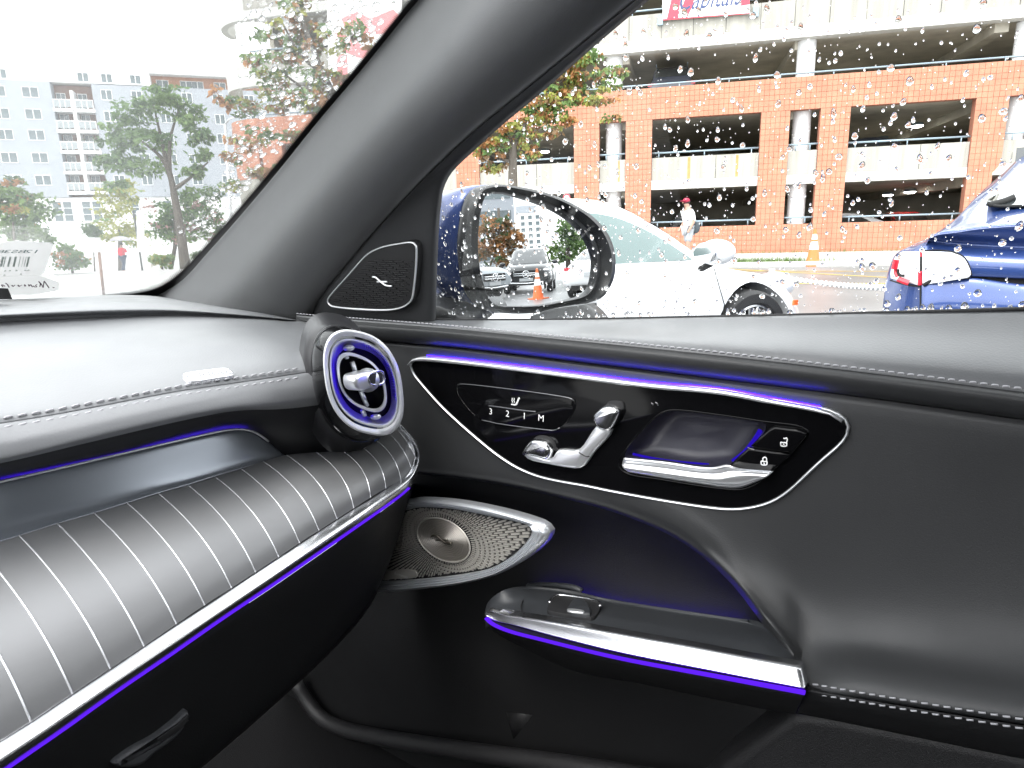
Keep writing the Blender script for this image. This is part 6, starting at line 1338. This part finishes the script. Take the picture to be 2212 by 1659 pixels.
# ================================================================== rain drops on the glass
m_water = bpy.data.materials.new('water drop'); m_water.use_nodes = True; n_w = m_water.node_tree; pw_n = n_w.nodes['Principled BSDF']
pw_n.inputs['Transmission Weight'].default_value = 1; pw_n.inputs['Roughness'].default_value = 0; pw_n.inputs['IOR'].default_value = 1.33; pw_n.inputs['Base Color'].default_value = (1, 1, 1, 1)
def dropmesh(nu, nv, h, squash, tail):
    v = []; 
    for j in range(nv):
        a = 1.5708*j/nv; r = math.cos(a)**.9; z = h*math.sin(a)
        for i in range(nu):
            t = 6.28319*i/nu; y = r*math.sin(t)*(1+tail*(1 if math.sin(t) > 0 else 0)*.8); v.append((r*math.cos(t)*squash*(1-.18*tail*max(0, math.sin(t))), y, z))
    v.append((0, 0, h)); f = [(j*nu+i, j*nu+(i+1) % nu, (j+1)*nu+(i+1) % nu, (j+1)*nu+i) for j in range(nv-1) for i in range(nu)]
    f += [((nv-1)*nu+i, (nv-1)*nu+(i+1) % nu, nv*nu) for i in range(nu)]+[tuple(range(nu))[::-1]]
    return v, f
DV = [dropmesh(14, 5, hh, sq, tl_) for hh, sq, tl_ in ((.78, .92, .15), (.70, .85, .35), (.88, .95, .05), (.66, .78, .5))]
DM = []
for v, f in DV:
    q = me('raindrop', v, f); q.set_sharp_from_angle(angle=rad(75)); q.materials.append(m_water); DM.append(q)
def drops(pl, poly, n, rmin, rmax, nbig, par, name='raindrop', off=0, power=2.6, extra=()):
    """drops spread over the outer face of a pane; the biggest are parts of their own, the small ones one joined part"""
    xs_, ys_ = [p[0] for p in poly], [p[1] for p in poly]; L = list(extra); k = 0
    while len(L) < n+len(extra) and k < n*30:
        k += 1; x, y = random.uniform(min(xs_), max(xs_)), random.uniform(min(ys_), max(ys_))
        if not inside((x, y), poly): continue
        r = rmin+(rmax-rmin)*random.random()**power
        if r > rmin+(rmax-rmin)*.25 and any((a-x)**2+(b-y)**2 < (r+c)**2 for a, b, c in L if c > rmin*1.5): continue
        L.append((x, y, r))
    L.sort(key=lambda q: -q[2]); g = G()
    for i, (x, y, r) in enumerate(L):
        m_ = random.randrange(4); ro = random.uniform(-.35, .35); c_, s_ = math.cos(ro), math.sin(ro)
        e1 = pl.e1*c_+pl.e2*s_; e2 = pl.e2*c_-pl.e1*s_; nn = -pl.n
        if e1.cross(e2).dot(nn) < 0: e1 = -e1
        sx, sy = r*random.uniform(.85, 1.1), r*random.uniform(.95, 1.25)
        if i < nbig:
            o = link(name, DM[m_], pl.at(x, y, off)-SH[0], par); o.rotation_euler = Matrix((e1, e2, nn)).transposed().to_euler(); o.scale = (sx, sy, r)
        else:
            v, f = DV[m_]; p = pl.at(x, y, off); g.add([p+e1*(a*sx)+e2*(b*sy)+nn*(c*r) for a, b, c in v], f)
    if g.v: o = g.ok('raindrops', m_water, par, fix=False); o['kind'] = 'stuff'
random.seed(11)
ps = plG.to([(940, 690), (942, 420), (1012, 335), (1170, 195), (1400, -6), (2240, -6), (2240, 668), (1700, 683), (1300, 690)])
sill_beads = []
for k in range(75):
    u = random.uniform(1150, 2230); v = interp(u, SILL)-random.uniform(2, 7); x, y = plG.p2(u, v); sill_beads.append((x, y, random.choice((.0010, .0013, .0018, .0026, .0032))))
drops(plG, ps, 2300, .0004, .0031, 205, sw_, off=-.0043, power=3.8, extra=sill_beads)
pwp = plW.to([(514, -5), (515, 120), (517, 230), (505, 320), (470, 420), (420, 480), (385, 515), (440, 525), (500, 455), (596, 348), (680, 243), (770, 136), (890, -5)])
drops(plW, pwp, 800, .0006, .0050, 55, ws, off=-.0053, power=2.4)
pmp = gl
drops(plM.off(.0), [(x, y) for x, y in gl], 90, .0006, .0026, 0, mg, off=0, power=2.5) if False else None
pl2 = Pl(plM.o-plM.n*.0005, plM.e1, -plM.n)
drops(pl2, [plM.p2(*q) for q in tM((400, 900), (400, 600), (440, 350), (520, 150), (750, 65), (1300, 150), (1850, 430), (2080, 850), (2060, 1120), (1950, 1330), (1400, 1480), (900, 1500), (560, 1300))], 150, .0006, .0026, 38, mir, off=.0, power=2.4) if False else None
def mdrops(poly, n, nbig, par, d):
    L = []; xs_, ys_ = [p[0] for p in poly], [p[1] for p in poly]; g = G()
    while len(L) < n:
        x, y = random.uniform(min(xs_), max(xs_)), random.uniform(min(ys_), max(ys_))
        if inside((x, y), poly): L.append((x, y, .0004+.0015*random.random()**3))
    L.sort(key=lambda q: -q[2])
    for i, (x, y, r) in enumerate(L):
        m_ = random.randrange(4); e1, e2, nn = plM.e1, plM.e2, plM.n
        if e1.cross(e2).dot(nn) < 0: e1 = -e1
        if i < nbig:
            o = link('raindrop', DM[m_], plM.at(x, y, d)-SH[0], par); o.rotation_euler = Matrix((e1, e2, nn)).transposed().to_euler(); o.scale = (r, r*1.2, r)
        else:
            v, f = DV[m_]; p = plM.at(x, y, d); g.add([p+e1*(a*r)+e2*(b*r*1.2)+nn*(c*r) for a, b, c in v], f)
    o = g.ok('raindrops', m_water, par, fix=False); o['kind'] = 'stuff'
mdrops(gl, 80, 40, mg, -.0009)
SH[0] = Vector((0, 0, 0))
